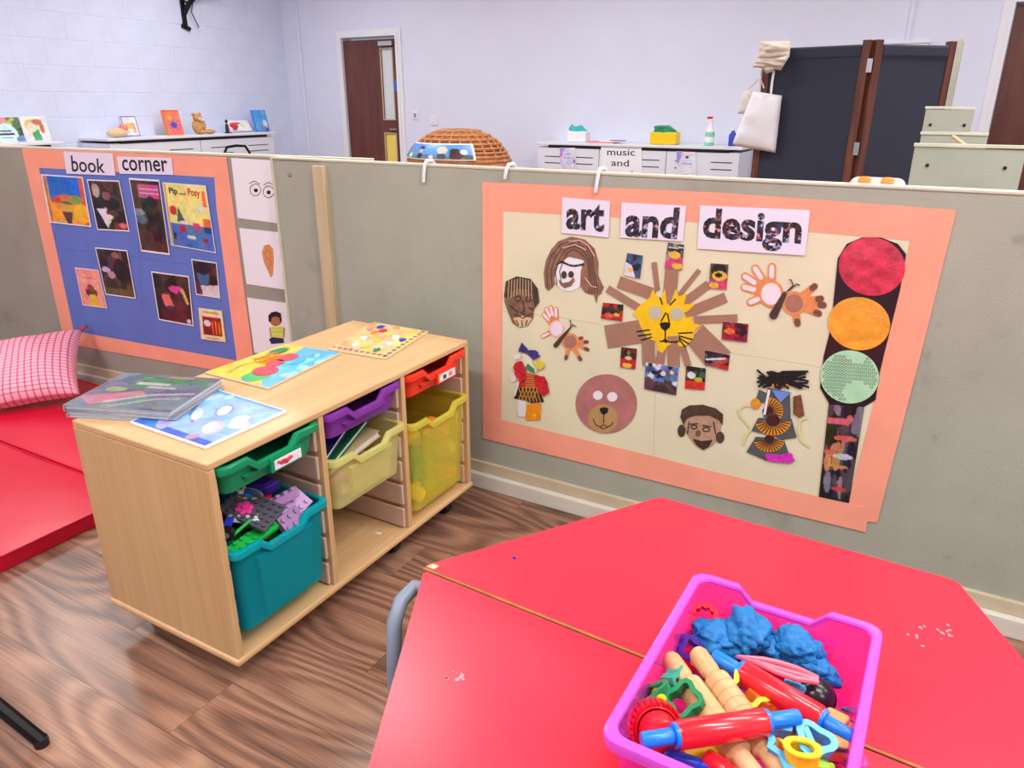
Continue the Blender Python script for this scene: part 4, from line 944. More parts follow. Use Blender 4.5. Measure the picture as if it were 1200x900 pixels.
# purple scoop hull, blue vehicles, flower
t = thing('toy_boat_hull', 'dark purple toy hull at the back of the teal tray', 'toy boat', T(292, 580, 0.385), (D(4), D(-8), D(38)), gb)
obj('hull', prism([(-.075,-.022),(.055,-.026),(.085,0),(.055,.026),(-.075,.022)], 0, 0.03), 'purple_plastic', t, bevel=0.008, seg=3)
obj('deck', prism([(-.065,-.016),(.05,-.019),(.072,0),(.05,.019),(-.065,.016)], 0.03, 0.034), 'purple_plastic', t)
t = thing('toy_car', 'bright blue rounded toy car in the teal tray', 'toy car', T(284, 590, 0.395), (D(-6), D(14), D(36)), gb)
obj('body', lathe([(0, 0), (0.034, 0.002), (0.036, 0.018), (0.026, 0.032), (0, 0.038)], 18, M=Matrix.Scale(1.5, 4, (1, 0, 0))), 'blue_plastic', t, smooth='all')
obj('windscreen', box(-0.028, 0.0, -0.020, 0.020, 0.028, 0.040), 'white_plastic', t, bevel=0.003)
obj('trim_ring', tube([(0.036*math.cos(a)+.008, 0.030*math.sin(a), 0.028) for a in [k*math.pi/8 for k in range(16)]], 0.003, 6, closed=True), 'yellow_plastic', t)
for s in (-1, 1): obj('wheel', lathe([(0, -.006), (.015, -.006), (.015, .006), (0, .006)], 14, M=Matrix.Translation((-.03, s*.036, .006))@Matrix.Rotation(math.pi/2, 4, 'X')), 'black_plastic', t)
t = thing('toy_truck', 'navy toy truck chassis standing at the left of the teal tray', 'toy truck', T(267, 634, 0.365), (D(12), D(-70), D(25)), gb)
obj('chassis', box(-.055, .055, -.02, .02, 0, .018), 'navy_plastic', t, bevel=.002)
obj('grille', box(-.02, .02, -.021, .021, .018, .022), 'white_plastic', t)
for x in (-.04, .04): obj('wheel', lathe([(0, -.008), (.017, -.008), (.017, .008), (0, .008)], 14, M=Matrix.Translation((x, -.026, .004))@Matrix.Rotation(math.pi/2, 4, 'X')), 'black_plastic', t); obj('hub', lathe([(0, -.01), (.007, -.01), (.007, .01), (0, .01)], 10, M=Matrix.Translation((x, -.026, .004))@Matrix.Rotation(math.pi/2, 4, 'X')), 'grey_metal', t)
t = thing('toy_flower', 'hot pink toy flower on the grey studded plate', 'toy flower', (-1.335, 1.04, 0.416), (D(6), D(20), 0), gb)
for k in range(6): obj('petal', lathe([(0, 0), (.008, .001), (.008, .006), (0, .008)], 10, M=Matrix.Translation((.014*math.cos(k*1.047), .014*math.sin(k*1.047), 0))), 'hotpink_plastic', t)
obj('centre', lathe([(0, 0), (.008, 0), (.007, .011), (0, .012)], 10), 'hotpink_plastic', t)
t = tag(obj('toy_stick', tube([(0, 0, 0), (0.01, 0.05, 0.02)], 0.004), 'bright_green', None, loc=T(272, 628, 0.385)), 'thin bright green toy stick beside the white studded plate', 'toy stick', gb)
# bricks under them, seen through the tray side
rg = random.Random(3)
tx, ty = CX1+0.018-TD/2, bayc(0)
cols = [('navy_plastic', 'navy'), ('blue_plastic', 'blue'), ('lime_plastic', 'lime'), ('blue_plastic', 'blue'), ('tan_plastic', 'tan'), ('bright_green', 'green'), ('navy_plastic', 'navy'), ('blue_plastic', 'blue'), ('sky_plastic', 'sky blue'), ('yellow_plastic', 'yellow')]
wh = ['low by the left front corner', 'behind the front panel', 'at the lower left corner', 'in the middle of the front', 'at the bottom of the front', 'high on the right', 'at the lower right', 'right of the middle', 'in the bottom row', 'at the bottom by the left wall']
for k, (mt, cn) in enumerate(cols):
    x = tx+TD/2-0.075-0.05*(k % 2); y = ty-0.10+0.05*(k % 5)
    z = 0.158+0.062*(k//5)+0.012*(k % 3)
    brick('toy_brick', '%s brick inside the teal tray, %s' % (cn, wh[k]), 0.06, 0.042, 0.028, mt, (x, y, z), (D(rg.uniform(-25, 25)), D(rg.uniform(-25, 25)), D(rg.uniform(0, 180))), 3, 2, gb)
for k in range(6):
    x = tx-0.14+0.05*k; y = ty+(-0.06 if k % 2 else 0.06)
    brick('toy_brick', 'brick buried %s in the teal tray' % ['at the back', 'behind the purple hull', 'beneath the red brick', 'beneath the blue car', 'beneath the grey plate', 'beneath the lilac bricks'][k], 0.09, 0.075, 0.05, ['teal_plastic', 'navy_plastic', 'red_plastic', 'navy_plastic', 'yellow_plastic', 'green_plastic'][k], (x, y, 0.285), (0, 0, D(30*k)), 3, 2, gb)
# toys in the yellow tray
tx, ty = CX1+0.018-TD/2, bayc(2)
for k, (dx, dy, z, s, mt, lab) in enumerate([(.15, .045, .34, .05, 'orange_plastic', 'orange ball-like toy high on the right inside the yellow tray'), (.14, -.05, .245, .055, 'teal_plastic', 'pale teal toy in the middle of the yellow tray'), (.15, .09, .25, .04, 'yellow_plastic', 'yellow toy at the right inside the yellow tray'), (.15, -.09, .175, .045, 'yellow_plastic', 'yellow toy at the lower left inside the yellow tray'), (.15, .04, .18, .045, 'orange_plastic', 'orange toy at the bottom of the yellow tray'), (.145, -.085, .30, .04, 'green_plastic', 'green toy high on the left inside the yellow tray'), (.15, .10, .165, .035, 'orange_plastic', 'orange toy in the lower right corner of the yellow tray'), (.14, -.01, .165, .04, 'lime_plastic', 'lime toy between the yellow and orange toys at the bottom'), (.0, -.04, .355, .055, 'orange_plastic', 'orange toy on top of the heap in the yellow tray'), (-.05, .06, .33, .06, 'tan_plastic', 'tan toy at the back of the yellow tray'), (.02, .03, .27, .07, 'yellow_plastic', 'yellow toy buried in the yellow tray')]):
    t = thing('toy_block', lab, 'toy', (tx+dx, ty+dy, z), (D(rg.uniform(-30, 30)), D(rg.uniform(-30, 30)), D(rg.uniform(0, 90))), 'toys in the yellow tray')
    obj('cube', box(-s*.8, s*.8, -s*.6, s*.6, -s*.5, s*.5), mt, t, bevel=s*.25, seg=3)
    obj('knob', lathe([(0, s*.5), (s*.3, s*.5), (s*.3, s*.75), (0, s*.8)], 10), mt, t)
# picture books standing aslant in the pale tray
def book(name, label, w, d, h, mcov, loc, rot, pic=None, group=None, cat='book', hard=0.0025):
    t = thing(name, label, cat, loc, rot, group)
    obj('pages', box(-w/2+.003, w/2-.004, -d/2+.004, d/2-.004, hard, h-hard), 'page_edge', t)
    obj('back_cover', box(-w/2, w/2, -d/2, d/2, 0, hard), mcov, t)
    fc = obj('front_cover', box(-w/2, w/2, -d/2, d/2, h-hard, h), mcov, t)
    obj('spine', box(-w/2-.0015, -w/2+.002, -d/2, d/2, 0, h), mcov, t)
    if pic is not None: picture('cover_picture', [(-w/2+.002, d/2-.002, h+.0006), (w/2-.002, d/2-.002, h+.0006), (w/2-.002, -d/2+.002, h+.0006), (-w/2+.002, -d/2+.002, h+.0006)], pic, fc)
    return t
gp = 'books in the pale yellow tray'
mat('book_navy', (36, 48, 96), .35); mat('book_green', (24, 96, 58), .35); mat('book_tan', (196, 170, 130), .5)
py = bayc(1); px_ = CX1+0.018-TD/2
book('picture_book', 'navy picture book on top in the pale yellow tray', .22, .21, .016, 'book_navy', (px_+.01, py-.035, .452), (D(22), D(-2), D(8)), paint(40, 40, (40, 52, 104), [('b', 20, [(30, 40, 90), (50, 66, 120), (80, 50, 60), (120, 150, 190)], .05, .16), ('e', .3, .6, .2, .1, (120, 70, 60))], 31), gp)
book('picture_book', 'green picture book beneath the navy one in the pale yellow tray', .23, .21, .016, 'book_green', (px_+.02, py-.02, .428), (D(20), D(-2), D(4)), None, gp)
book('picture_book', 'tan book lying lowest in the pale yellow tray', .26, .22, .02, 'book_tan', (px_+.02, py+.0, .400), (D(10), D(-3), D(-3)), None, gp)
book('picture_book', 'pink-edged book flat on the bottom of the pale yellow tray', .30, .20, .03, 'card_pink', (px_+.03, py, .335), (0, 0, 0), None, gp)
tag(obj('paper_scrap', prism([(-.012,-.004),(.0,.006),(.012,.008),(.004,0)], 0, .003), 'white_paper', None, loc=(-1.33, 1.50, CZ0+TH)), 'tiny white paper scrap on the base of the storage unit', 'scrap')

# things lying on top of the unit
ZT = CZ1
bkc = .72*paint(80, 70, (112, 118, 136), [('b', 40, [(124, 128, 148), (100, 106, 124), (140, 142, 160), (90, 96, 112)], .05, .2), ('p', [(0,.75),(.45,.5),(.6,.62),(.2,.95)], (214, 140, 156)), ('l', [(.3, .85), (.6, .6), (.95, .5)], .02, (224, 208, 200)), ('l', [(.4, .95), (.7, .7), (.9, .66)], .015, (210, 190, 190)), ('e', .2, .5, .1, .07, (180, 196, 120)), ('e', .14, .35, .1, .05, (150, 120, 170)), ('r', .28, .12, .95, .24, (44, 160, 96)), ('r', .3, .26, .62, .33, WH), ('r', .45, .36, .72, .42, (200, 220, 220)), ('r', .3, .35, .42, .42, (60, 150, 110)), ('r', .5, .04, .75, .08, (200, 170, 140)), ('b', 14, [(92, 98, 116)], .012, .03, (.28, .12, .95, .24))], 41)
zb = ZT+0.026
corn = [G(163, 437, zb), G(247, 441, zb), G(205, 490, zb), G(66, 478, zb)]
cen = sum(corn, Vector())/4; ux = ((corn[1]-corn[0])+(corn[2]-corn[3])); rzb = math.atan2(ux.y, ux.x)
wB, dB = 0.285, 0.235
mat('cover_slate', (158, 162, 172), .3)
for k, (lab, dr, dx) in enumerate((('thin paperback lowest in the stack on the storage unit', 2, .006), ('thin paperback in the middle of the stack on the storage unit', -1.5, -.003), ('dark picture book with green title topmost on the storage unit', 0, 0))):
    book('paperback_book', lab, wB, dB, .0095, 'cover_slate', (cen.x+dx, cen.y, ZT+.0005+k*.0098), (0, 0, rzb+D(dr)), bkc if k == 2 else None, 'books stacked on the storage unit', hard=.0008)
def board_top(name, label, quad, th, img, mt, cat, z0=ZT):
    q = [G(x, y, z0+th) for x, y in quad]; c_ = sum(q, Vector())/4
    t = thing(name, label, cat, (c_.x, c_.y, z0))
    ql = [(p.x-c_.x, p.y-c_.y) for p in q]
    obj('board', prism(ql[::-1], 0.0004, th), mt, t, bevel=.0015)
    if img is not None: picture('picture', [(x*.965, y*.965) for x, y in ql], img, t, th+.0006)
    return t, ql
LB, MB, DB = (150, 192, 232), (110, 160, 220), (58, 110, 206)
t, ql = board_top('picture_puzzle', 'white-edged blue picture board of polar animals on the storage unit', [(152, 494), (245, 453), (336, 481), (240, 524)], .007, (lambda *a: paint(*a)*np.array([.84, .88, .94]))(90, 80, LB, [('b', 40, [(160, 200, 236), (140, 184, 228), (170, 206, 240)], .05, .2), ('r', 0, 0, .1, 1, DB), ('r', 0, 0, 1, .07, MB), ('r', .94, 0, 1, 1, MB), ('p', [(0,0),(.35,0),(0,.35)], DB), ('e', .12, .30, .12, .06, (190, 180, 220), -40), ('e', .25, .12, .12, .05, (206, 196, 230), -20), ('e', .08, .75, .07, .05, (200, 150, 190)),
    ('e', .33, .75, .15, .09, (206, 196, 200), -30), ('e', .31, .73, .12, .07, (244, 240, 240), -30), ('e', .50, .9, .11, .1, (190, 206, 214)), ('e', .5, .9, .09, .08, (236, 250, 248)), ('e', .60, .82, .1, .07, (232, 248, 246)), ('e', .66, .55, .14, .08, (120, 140, 190), -25), ('e', .66, .55, .12, .06, (246, 246, 250), -25), ('l', [(.30, .5), (.42, .34), (.6, .24)], .012, (100, 120, 170)), ('e', .45, .40, .14, .05, (226, 236, 248), -35), ('e', .82, .22, .12, .06, (206, 220, 238), 20), ('e', .8, .2, .05, .03, (236, 240, 248)), ('e', .93, .35, .06, .04, (200, 224, 244))], 42), 'white_paper', 'puzzle')
t, ql = board_top('lift_out_puzzle', 'wooden puzzle of a red sea creature on yellow and blue, on the storage unit', [(240, 436), (335, 403), (400, 413), (314, 455)], .006, None, 'card_board', 'puzzle')
def pmap(s, u): 
    a, b, c_, d = [Vector(q) for q in ql]; v = ((a*(1-s)+b*s)*(1-u)+(d*(1-s)+c_*s)*u)*.97; return (v.x, v.y)
pz = paint(90, 60, (246, 196, 70), [('p', [(0,.9),(.25,.55),(.6,.5),(1,.35),(1,1),(0,1)], (92, 182, 228)), ('b', 12, [(130, 206, 240), (160, 216, 242)], .03, .08, (.2, .7, 1, 1)), ('e', .15, .62, .15, .16, (70, 176, 110)), ('e', .78, .16, .14, .12, (110, 180, 90)), ('l', [(.08, .25), (.3, .18), (.5, .3)], .008, (150, 110, 60)), ('l', [(.5, .12), (.58, .25), (.5, .36)], .02, (226, 130, 60)), ('l', [(.66, .12), (.72, .25), (.66, .36)], .02, (226, 130, 60))], 43)
picture('picture', [pmap(0, 0), pmap(1, 0), pmap(1, 1), pmap(0, 1)], pz, t, .0066)
for nm, cs, rx, ry, mt in (('puzzle_piece', (.28, .60), .12, .16, 'card_pinkred'), ('puzzle_piece', (.48, .50), .10, .10, 'card_pinkred'), ('puzzle_piece', (.66, .48), .12, .13, 'card_pinkred'), ('puzzle_piece', (.62, .72), .10, .06, 'sky_plastic'), ('puzzle_piece', (.78, .17), .10, .09, 'green_plastic')):
    mat('card_pinkred', (216, 74, 92), .4)
    obj(nm, prism([pmap(cs[0]+rx*math.cos(a), cs[1]+ry*math.sin(a)) for a in [k*math.pi/8 for k in range(16)]], .006, .009), mt, t)
for k in range(6):
    a0 = .44+k*.045
    obj('tentacle', tube([(*pmap(a0, .42), .0085), (*pmap(a0-.03, .28), .0085), (*pmap(a0+.02, .16+.02*(k % 2)), .0085), (*pmap(a0+.06, .22), .0085)], .0022, 5), 'orange_plastic', t)
t, ql = board_top('lift_out_puzzle', 'wooden puzzle board with small animal pieces near the partition', [(384, 408.5), (438, 377), (502, 388), (452, 420)], .006, None, 'card_board', 'puzzle')
picture('picture', [pmap(0, 0), pmap(1, 0), pmap(1, 1), pmap(0, 1)], paint(60, 60, (222, 186, 130), [('b', 30, [(214, 176, 116), (232, 200, 146), (206, 166, 110)], .03, .1)]+[('e', .06, .05+.1*k, .03, .03, (120, 84, 60)) for k in range(10)]+[('e', .05+.1*k, .95, .03, .03, (120, 84, 60)) for k in range(10)], 44), t, .0066)
rg = random.Random(9)
pal = ['white_plastic', 'yellow_plastic', 'green_plastic', 'white_plastic', 'card_pink', 'yellow_plastic', 'white_plastic', 'navy_plastic', 'orange_plastic', 'red_plastic', 'white_plastic', 'tan_plastic', 'navy_plastic', 'pompom_yellow']
sp = [(.2, .3), (.2, .5), (.16, .72), (.42, .28), (.75, .12), (.42, .52), (.40, .76), (.86, .24), (.66, .28), (.76, .36), (.62, .70), (.92, .5), (.58, .86), (.66, .52)]
for k, (s, u) in enumerate(sp):
    n = 9; r = .055
    obj('puzzle_piece', prism([pmap(s+r*(1+.35*rg.uniform(-1, 1))*math.cos(a), u+r*(1+.35*rg.uniform(-1, 1))*math.sin(a)) for a in [i*2*math.pi/n for i in range(n)]], .006, .010), pal[k], t)

# ------------------------------------------------------------------ red tables
ZTAB = 0.46
c0 = G(492, 666, ZTAB); RZT = D(-2.8)
def trap_table(label, center, rot, flip):
    t = thing('trapezoid_table', label, 'table', center, rot, 'red trapezoid tables')
    a, b, h = 0.602, 0.306, 0.527
    s = -1 if flip else 1
    pts = [(-a, 0), (a, 0), (b, s*h), (-b, s*h)]
    if flip: pts = pts[::-1]
    def rc(pts, r=0.012):
        out = []
        n = len(pts)
        for i in range(n):
            p0, p1, p2 = Vector(pts[i-1]), Vector(pts[i]), Vector(pts[(i+1) % n])
            d0, d1 = (p0-p1).normalized(), (p2-p1).normalized()
            out += [tuple(p1+d0*r), tuple(p1+(d0+d1)*r*.28), tuple(p1+d1*r)]
        return out
    obj('tabletop', prism(rc([(x, y if abs(y) > .01 else s*(.0065 if not flip else .001)) for x, y in pts]), ZTAB-0.004, ZTAB), 'red_laminate', t)
    obj('seam_edge', prism([(-a*.995, 0), (a*.995, 0), (a*.99, s*.0064), (-a*.99, s*.0064)] if not flip else [(-a*.99, s*.0009), (a*.99, s*.0009), (a*.995, 0), (-a*.995, 0)], ZTAB-0.0041, ZTAB-.0008), 'ply_edge', t)
    obj('edge', prism(rc([(x*.9985, y*.9985) for x, y in pts]), ZTAB-0.024, ZTAB-0.0042), 'ply_edge', t)
    obj('apron', prism([(x*.86, y*.86+s*.03) for x, y in pts], ZTAB-0.05, ZTAB-0.0245), 'grey_metal', t)
    legs = []
    for lx, ly in ((-a*.93, s*.032), (a*.93, s*.032), (b*.92, s*(h-.045)), (-b*.92, s*(h-.045))):
        L = obj('leg', tube([(lx*.9, ly, ZTAB-0.03), (lx, ly, ZTAB-0.05), (lx*1.02, ly, ZTAB-0.085), (lx*1.02, ly, 0.012)], 0.014, 12), mat('leg_grey', (128, 140, 158), .4), t, smooth=True)
        obj('foot_cap', lathe([(0, 0), (.018, 0), (.018, .02), (.014, .024), (0, .024)], 12, M=Matrix.Translation((lx*1.02, ly, 0))), 'rubber', L)
    if flip:        # bowed grey frame standing out past the slanted left edge
        q = [G(500, 690, .435), G(486, 688, .432), G(470, 704, .422), G(462, 730, .40), G(462, 790, .30), G(466, 830, .22)]
        q.append(Vector((q[-1].x, q[-1].y, .0)))
        ct, st = math.cos(-rot[2]), math.sin(-rot[2])
        loc_ = []
        for p in q:
            d = p-Vector((center.x, center.y, 0)); loc_.append((d.x*ct-d.y*st, d.x*st+d.y*ct, d.z))
        obj('frame_bow', tube(loc_, .0150, 12), mat('leg_grey', (128, 140, 158), .4), t, smooth=True)
    return t
dirx = Vector((math.cos(RZT), math.sin(RZT), 0)); diry = Vector((-dirx.y, dirx.x, 0))
base = Vector((c0.x, c0.y, 0))
C1 = base+dirx*0.602
far_table = trap_table('red trapezoid table nearer the partition', C1+diry*0.003, (0, 0, RZT), False)
trap_table('red trapezoid table nearer the camera', C1-diry*0.001+dirx*0.012, (0, 0, RZT), True)
tag(obj('dough_crumb', lathe([(0, 0), (.004, .001), (.004, .004), (0, .006)], 7), 'navy_plastic', None, loc=T(603, 654, ZTAB)), 'tiny dark blue dough crumb on the far red table', 'crumb')
o = obj('chipped_corner', prism([(-.010, -.006), (.008, -.006), (.010, .008), (-.004, .008)], ZTAB+.0001, ZTAB+.002), 'batten_wood', far_table, loc=(-.583, .014, 0)); o['label'] = 'pale bare wood at the chipped corner'
rg = random.Random(12)
for (mx, my, n, r, lab) in ((1088, 742, 16, 30, 'dried white dough smear on the far red table right of the tub'), (532, 792, 10, 16, 'faint dried dough smear on the near red table')):
    bm = bmesh.new(); p0 = G(mx, my, ZTAB)
    for _ in range(n):
        a = rg.uniform(0, 6.28); q = r*rg.uniform(.4, 1); pt = G(mx+q*math.cos(a), my+q*.55*math.sin(a), ZTAB)-p0
        rr = rg.uniform(.0012, .0042); prism([(pt.x+rr*rg.uniform(.5, 1.5)*math.cos(k), pt.y+rr*rg.uniform(.5, 1.5)*math.sin(k)) for k in [i*1.047 for i in range(6)]], 0, .0005, bm)
    tag(obj('dough_smear', bm, mat('dough_dried', (250, 150, 156), .7), None, loc=p0+Vector((0, 0, .0003))), lab, 'stain', kind='stuff')

# ------------------------------------------------------------------ magenta tub of dough tools
ZR = 0.585
far_l, far_r, near_l = G(812, 668, ZR), G(1034, 735, ZR), G(702, 866, ZR)
tw = (far_r-far_l).length; td = (near_l-far_l).length*1.0
rt_ = math.atan2((far_r-far_l).y, (far_r-far_l).x)
ctr = (far_r+near_l)/2
tub = make_tray('plastic_tub', 'magenta clear plastic tub of play dough tools on the red tables', tw, td, ZR-ZTAB-0.002, 'tub_magenta', 'rim_magenta', (ctr.x, ctr.y, ZTAB+0.001), rt_+math.pi, None, taper=0.016)
gt = 'play dough tools in the magenta tub'
def between(pa, pb): 
    d = pb-pa; return Matrix.Translation(pa)@d.to_track_quat('Z', 'Y').to_matrix().to_4x4(), d.length
def rolling_pin(label, pa, pb, r):
    M, L = between(pa, pb); t = thing('rolling_pin', label, 'rolling pin', pa, (0, 0, 0), gt); t.matrix_world = M
    a = L*.22
    obj('barrel', lathe([(0, a), (r*.9, a), (r, a+.003), (r, L-a-.003), (r*.9, L-a), (0, L-a)], 22), 'red_plastic', t, smooth=True)
    for s in (0, 1):
        z = (0, a) if s == 0 else (L-a, L)
        e = .004 if s == 0 else -.004
        obj('handle', lathe([(0, z[0]), (r*.52, z[0]), (r*.58, z[0]+.003), (r*.58, z[1]-.003), (r*.52, z[1]), (0, z[1])], 16), 'blue_plastic', t, smooth=True)
        zc = a if s == 0 else L-a
        obj('collar', lathe([(0, zc-.005), (r*.86, zc-.005), (r*.9, zc), (r*.86, zc+.005), (0, zc+.005)], 18), 'blue_plastic', t, smooth=True)
rolling_pin('red rolling pin with blue handles lying across the front of the tub', G(752, 868, .585), G(936, 840, .585), .018)
rolling_pin('red rolling pin with blue handles slanting down to the right', G(836, 768, .565), G(1003, 867, .555), .018)
def wooden_pin(label, pa, pb, r, grooved):
    M, L = between(pa, pb); t = thing('wooden_pin', label, 'rolling pin', pa, (0, 0, 0), gt); t.matrix_world = M
    h = L*.22
    obj('handle', lathe([(0, 0), (r*.6, .001), (r*.74, .008), (r*.74, h*.8), (r*.62, h)], 16), 'pin_wood', t, smooth=True)
    prof = [(r*.62, h), (r*.95, h+.008)]
    z = h+.012
    if grooved:
        for k in range(6): prof += [(r, z), (r, z+.012), (r*.92, z+.0135), (r*.92, z+.015)]; z += .016
    prof += [(r, z), (r, L-h*.9), (r*.7, L-h*.8)]
    obj('barrel', lathe(prof, 18), 'pin_wood', t, smooth=True)
    obj('handle', lathe([(r*.7, L-h*.8), (r*.72, L-.006), (r*.55, L), (0, L)], 16), 'pin_wood', t, smooth=True)
wooden_pin('smooth wooden rolling pin at the left in the tub', G(784, 770, .555), G(890, 918, .545), .0195, False)
wooden_pin('wooden rolling pin with grooves in the tub', G(816, 764, .56), G(922, 912, .55), .0195, True)
# blue dough
def lump(label, c_, sx, sy, sz, seed, rz_=0, mt='dough_blue'):
    bm = bmesh.new(); bmesh.ops.create_icosphere(bm, subdivisions=4, radius=1)
    from mathutils import noise as nz
    for v in bm.verts:
        p = v.co.copy(); k = 1+.34*nz.noise(p*1.6+Vector((seed, 0, 0)))+.16*nz.noise(p*4+Vector((0, seed, 0))); rid = abs(nz.noise(p*2.6+Vector((seed*2, 3, 0)))); k -= .22*max(0, .18-rid)/.18
        v.co = Vector((p.x*sx*k, p.y*sy*k, p.z*sz*k))
    o = obj('dough_lump', bm, mt, None, loc=c_, rot=(0, 0, rz_), smooth='all'); return tag(o, label, 'dough', 'blue dough in the tub')
lump('crumbly blue dough lump at the left of the dough', G(838, 748, .535), .044, .034, .024, 1)
lump('smooth folded blue dough lump in the middle', G(876, 740, .548), .034, .046, .030, 4, .5)
lump('blue dough lump with deep folds on the right', G(934, 758, .54), .042, .032, .028, 9, -.3)
lump('small blue dough lump above the pink scissors', G(956, 786, .522), .034, .022, .02, 13, -.2)
lump('little blue dough piece joining the larger lumps', G(905, 762, .53), .03, .022, .02, 17, .2)
# pink scissors handle
t = thing('dough_scissors', 'pink plastic dough scissors under the blue dough', 'scissors', G(915, 783, .568), (0, 0, 0), gt)
a_, b_ = G(865, 770, .572)-G(915, 783, .568), G(958, 797, .566)-G(915, 783, .568)
mid = (a_+b_)/2; nn = Vector((-(b_-a_).y, (b_-a_).x, 0)).normalized()
obj('handle', tube([a_, a_*.7+b_*.3+nn*.010, mid+nn*.013, a_*.25+b_*.75+nn*.012, b_+nn*.004, b_-nn*.004, a_*.25+b_*.75-nn*.010, mid-nn*.008, a_*.7+b_*.3-nn*.002], .0042, 8, closed=True), 'pink_plastic', t, smooth=True)
obj('blade', tube([b_, b_*.6+a_*.4, b_*.2+a_*.8], .004, 8), 'pink_plastic', t)
# cutters
def cutter(label, outline, h, mt, c_, rot=(0, 0, 0), closed=True, th=.0016):
    t = thing('dough_cutter', label, 'cutter', c_, rot, gt)
    def wall(z0, z1, w):
        bm = bmesh.new(); n = len(outline); rings = []
        for i in range(n):
            p = Vector(outline[i]); d = (Vector(outline[(i+1) % n])-Vector(outline[i-1])).normalized(); nn = Vector((-d.y, d.x))*w
            rings.append([bm.verts.new((*(p-nn), z0)), bm.verts.new((*(p+nn), z0)), bm.verts.new((*(p+nn), z1)), bm.verts.new((*(p-nn), z1))])
        for i in range(n):
            a, b = rings[i], rings[(i+1) % n]
            for k in range(4): bm.faces.new((a[k], a[(k+1) % 4], b[(k+1) % 4], b[k]))
        return bm
    obj('wall', wall(0, h, th), mt, t); obj('rim', wall(h, h+.003, th*2.2), mt, t); return t
def ring(r, n=24, wav=0, k=8, sq=1.0): return [((r+wav*math.cos(k*2*math.pi*i/n))*math.cos(2*math.pi*i/n), (r+wav*math.cos(k*2*math.pi*i/n))*math.sin(2*math.pi*i/n)*sq) for i in range(n)]
t = thing('ridged_roller', 'red ridged ring cutter at the near left of the tub', 'cutter', G(768, 852, .545), (D(62), D(8), D(28)), gt)
obj('ring', tube([(.028*math.cos(a), .028*math.sin(a), 0) for a in [i*math.pi/14 for i in range(28)]], .0055, 6, closed=True, squash=2.2), 'red_plastic', t)
for i in range(28):
    a = i*math.pi/14; obj('ridge', box(-.0018, .0018, -.003, .003, -.011, .011), 'red_plastic', t, loc=(.034*math.cos(a), .034*math.sin(a), 0), rot=(0, 0, a))
obj('drum', lathe([(.018, .012), (.026, .014), (.022, .04), (.012, .044)], 20), 'red_plastic', t, smooth=True)
obj('axle', lathe([(0, -.02), (.012, -.02), (.012, .012), (0, .012)], 12), 'black_plastic', t)
t = cutter('green wavy cutter beside the smooth wooden pin', ring(.022, 24, .004, 4), .016, 'green_plastic', G(806, 826, .555), (D(25), D(-20), 0))
cutter('dark green curved cutter at the left wall of the tub', ring(.02, 24, .005, 3, .7), .016, 'green_plastic', G(770, 822, .548), (D(-20), D(-30), D(40)))
cutter('teal cutter standing behind the wooden pin', ring(.018, 20, .003, 5), .02, 'teal_plastic', G(786, 800, .54), (D(60), D(10), D(70)))
cutter('red scalloped ring cutter in the far left corner of the tub', ring(.020, 32, .0022, 10), .02, 'red_plastic', G(825, 728, .53), (D(35), 0, D(10)))
cutter('yellow wavy cutter between the rolling pins', ring(.024, 24, .004, 5), .018, 'yellow_plastic', G(876, 814, .545), (D(15), D(10), 0))
cutter('purple cutter at the far left below the blue dough', ring(.016, 20, .003, 4), .018, 'purple_plastic', G(802, 758, .53), (D(60), 0, D(50)))
cutter('orange cutter under the slanting red pin', ring(.026, 24, .003, 6, .8), .02, 'orange_plastic', G(895, 826, .53), (0, D(15), D(20)))
dino = [(-.030,-.020),(-.014,-.030),(.004,-.024),(.010,-.012),(.024,-.014),(.032,.002),(.026,.018),(.014,.012),(.004,.022),(-.010,.026),(-.018,.012),(-.026,.008),(-.022,-.006)]
cutter('sky blue animal shaped cutter at the near right of the tub', dino, .018, 'sky_plastic', G(922, 880, .555), (D(8), D(-6), D(60)), th=.002)
cutter('sky blue rounded cutter beside the yellow one', ring(.02, 24, .004, 3), .02, 'sky_plastic', G(950, 878, .555), (D(10), D(4), D(20)), th=.002)
cutter('yellow keyhole cutter in front of the sky blue cutters', ring(.016, 20, .003, 2, 1.2), .022, 'yellow_plastic', G(938, 896, .56), (D(-10), D(0), D(20)), th=.002)
def peg(label, pa, pb, r, mt, name='plastic_stick', cat='stick'):
    M, L = between(pa, pb); t = thing(name, label, cat, pa, (0, 0, 0), gt); t.matrix_world = M
    obj('shaft', lathe([(0, 0), (r*.8, .001), (r, .004), (r, L*.7), (r*.8, L*.72)], 12), mt, t, smooth=True)
    obj('tip', lathe([(r*.8, L*.72), (r*.8, L-.003), (r*.5, L), (0, L)], 12), mt, t, smooth=True)
peg('navy stick lying under the front red rolling pin', G(778, 884, .545), G(838, 902, .545), .009, 'navy_plastic')
peg('red cone stick at the near edge of the tub', G(826, 886, .55), G(862, 910, .55), .012, 'red_plastic')
peg('yellow stick at the near left under the wooden pins', G(800, 892, .53), G(845, 880, .535), .014, 'yellow_plastic')
peg('small sky blue peg next to the black ball', G(918, 800, .54), G(945, 810, .54), .009, 'sky_plastic')
peg('yellow peg between green cutters', G(770, 806, .55), G(776, 830, .56), .010, 'yellow_plastic')
peg('yellow stick behind the wooden pins', G(812, 772, .53), G(850, 800, .53), .009, 'yellow_plastic')
peg('green stick between the wooden pins', G(800, 790, .53), G(840, 815, .53), .008, 'green_plastic')
t = thing('dough_press', 'glossy black round press beside the slanting rolling pin', 'dough press', G(957, 815, .53), (D(20), D(15), 0), gt)
obj('dome', lathe([(0, -.014), (.02, -.012), (.026, 0), (.022, .012), (.012, .019), (0, .021)], 22), 'black_plastic', t, smooth='all')
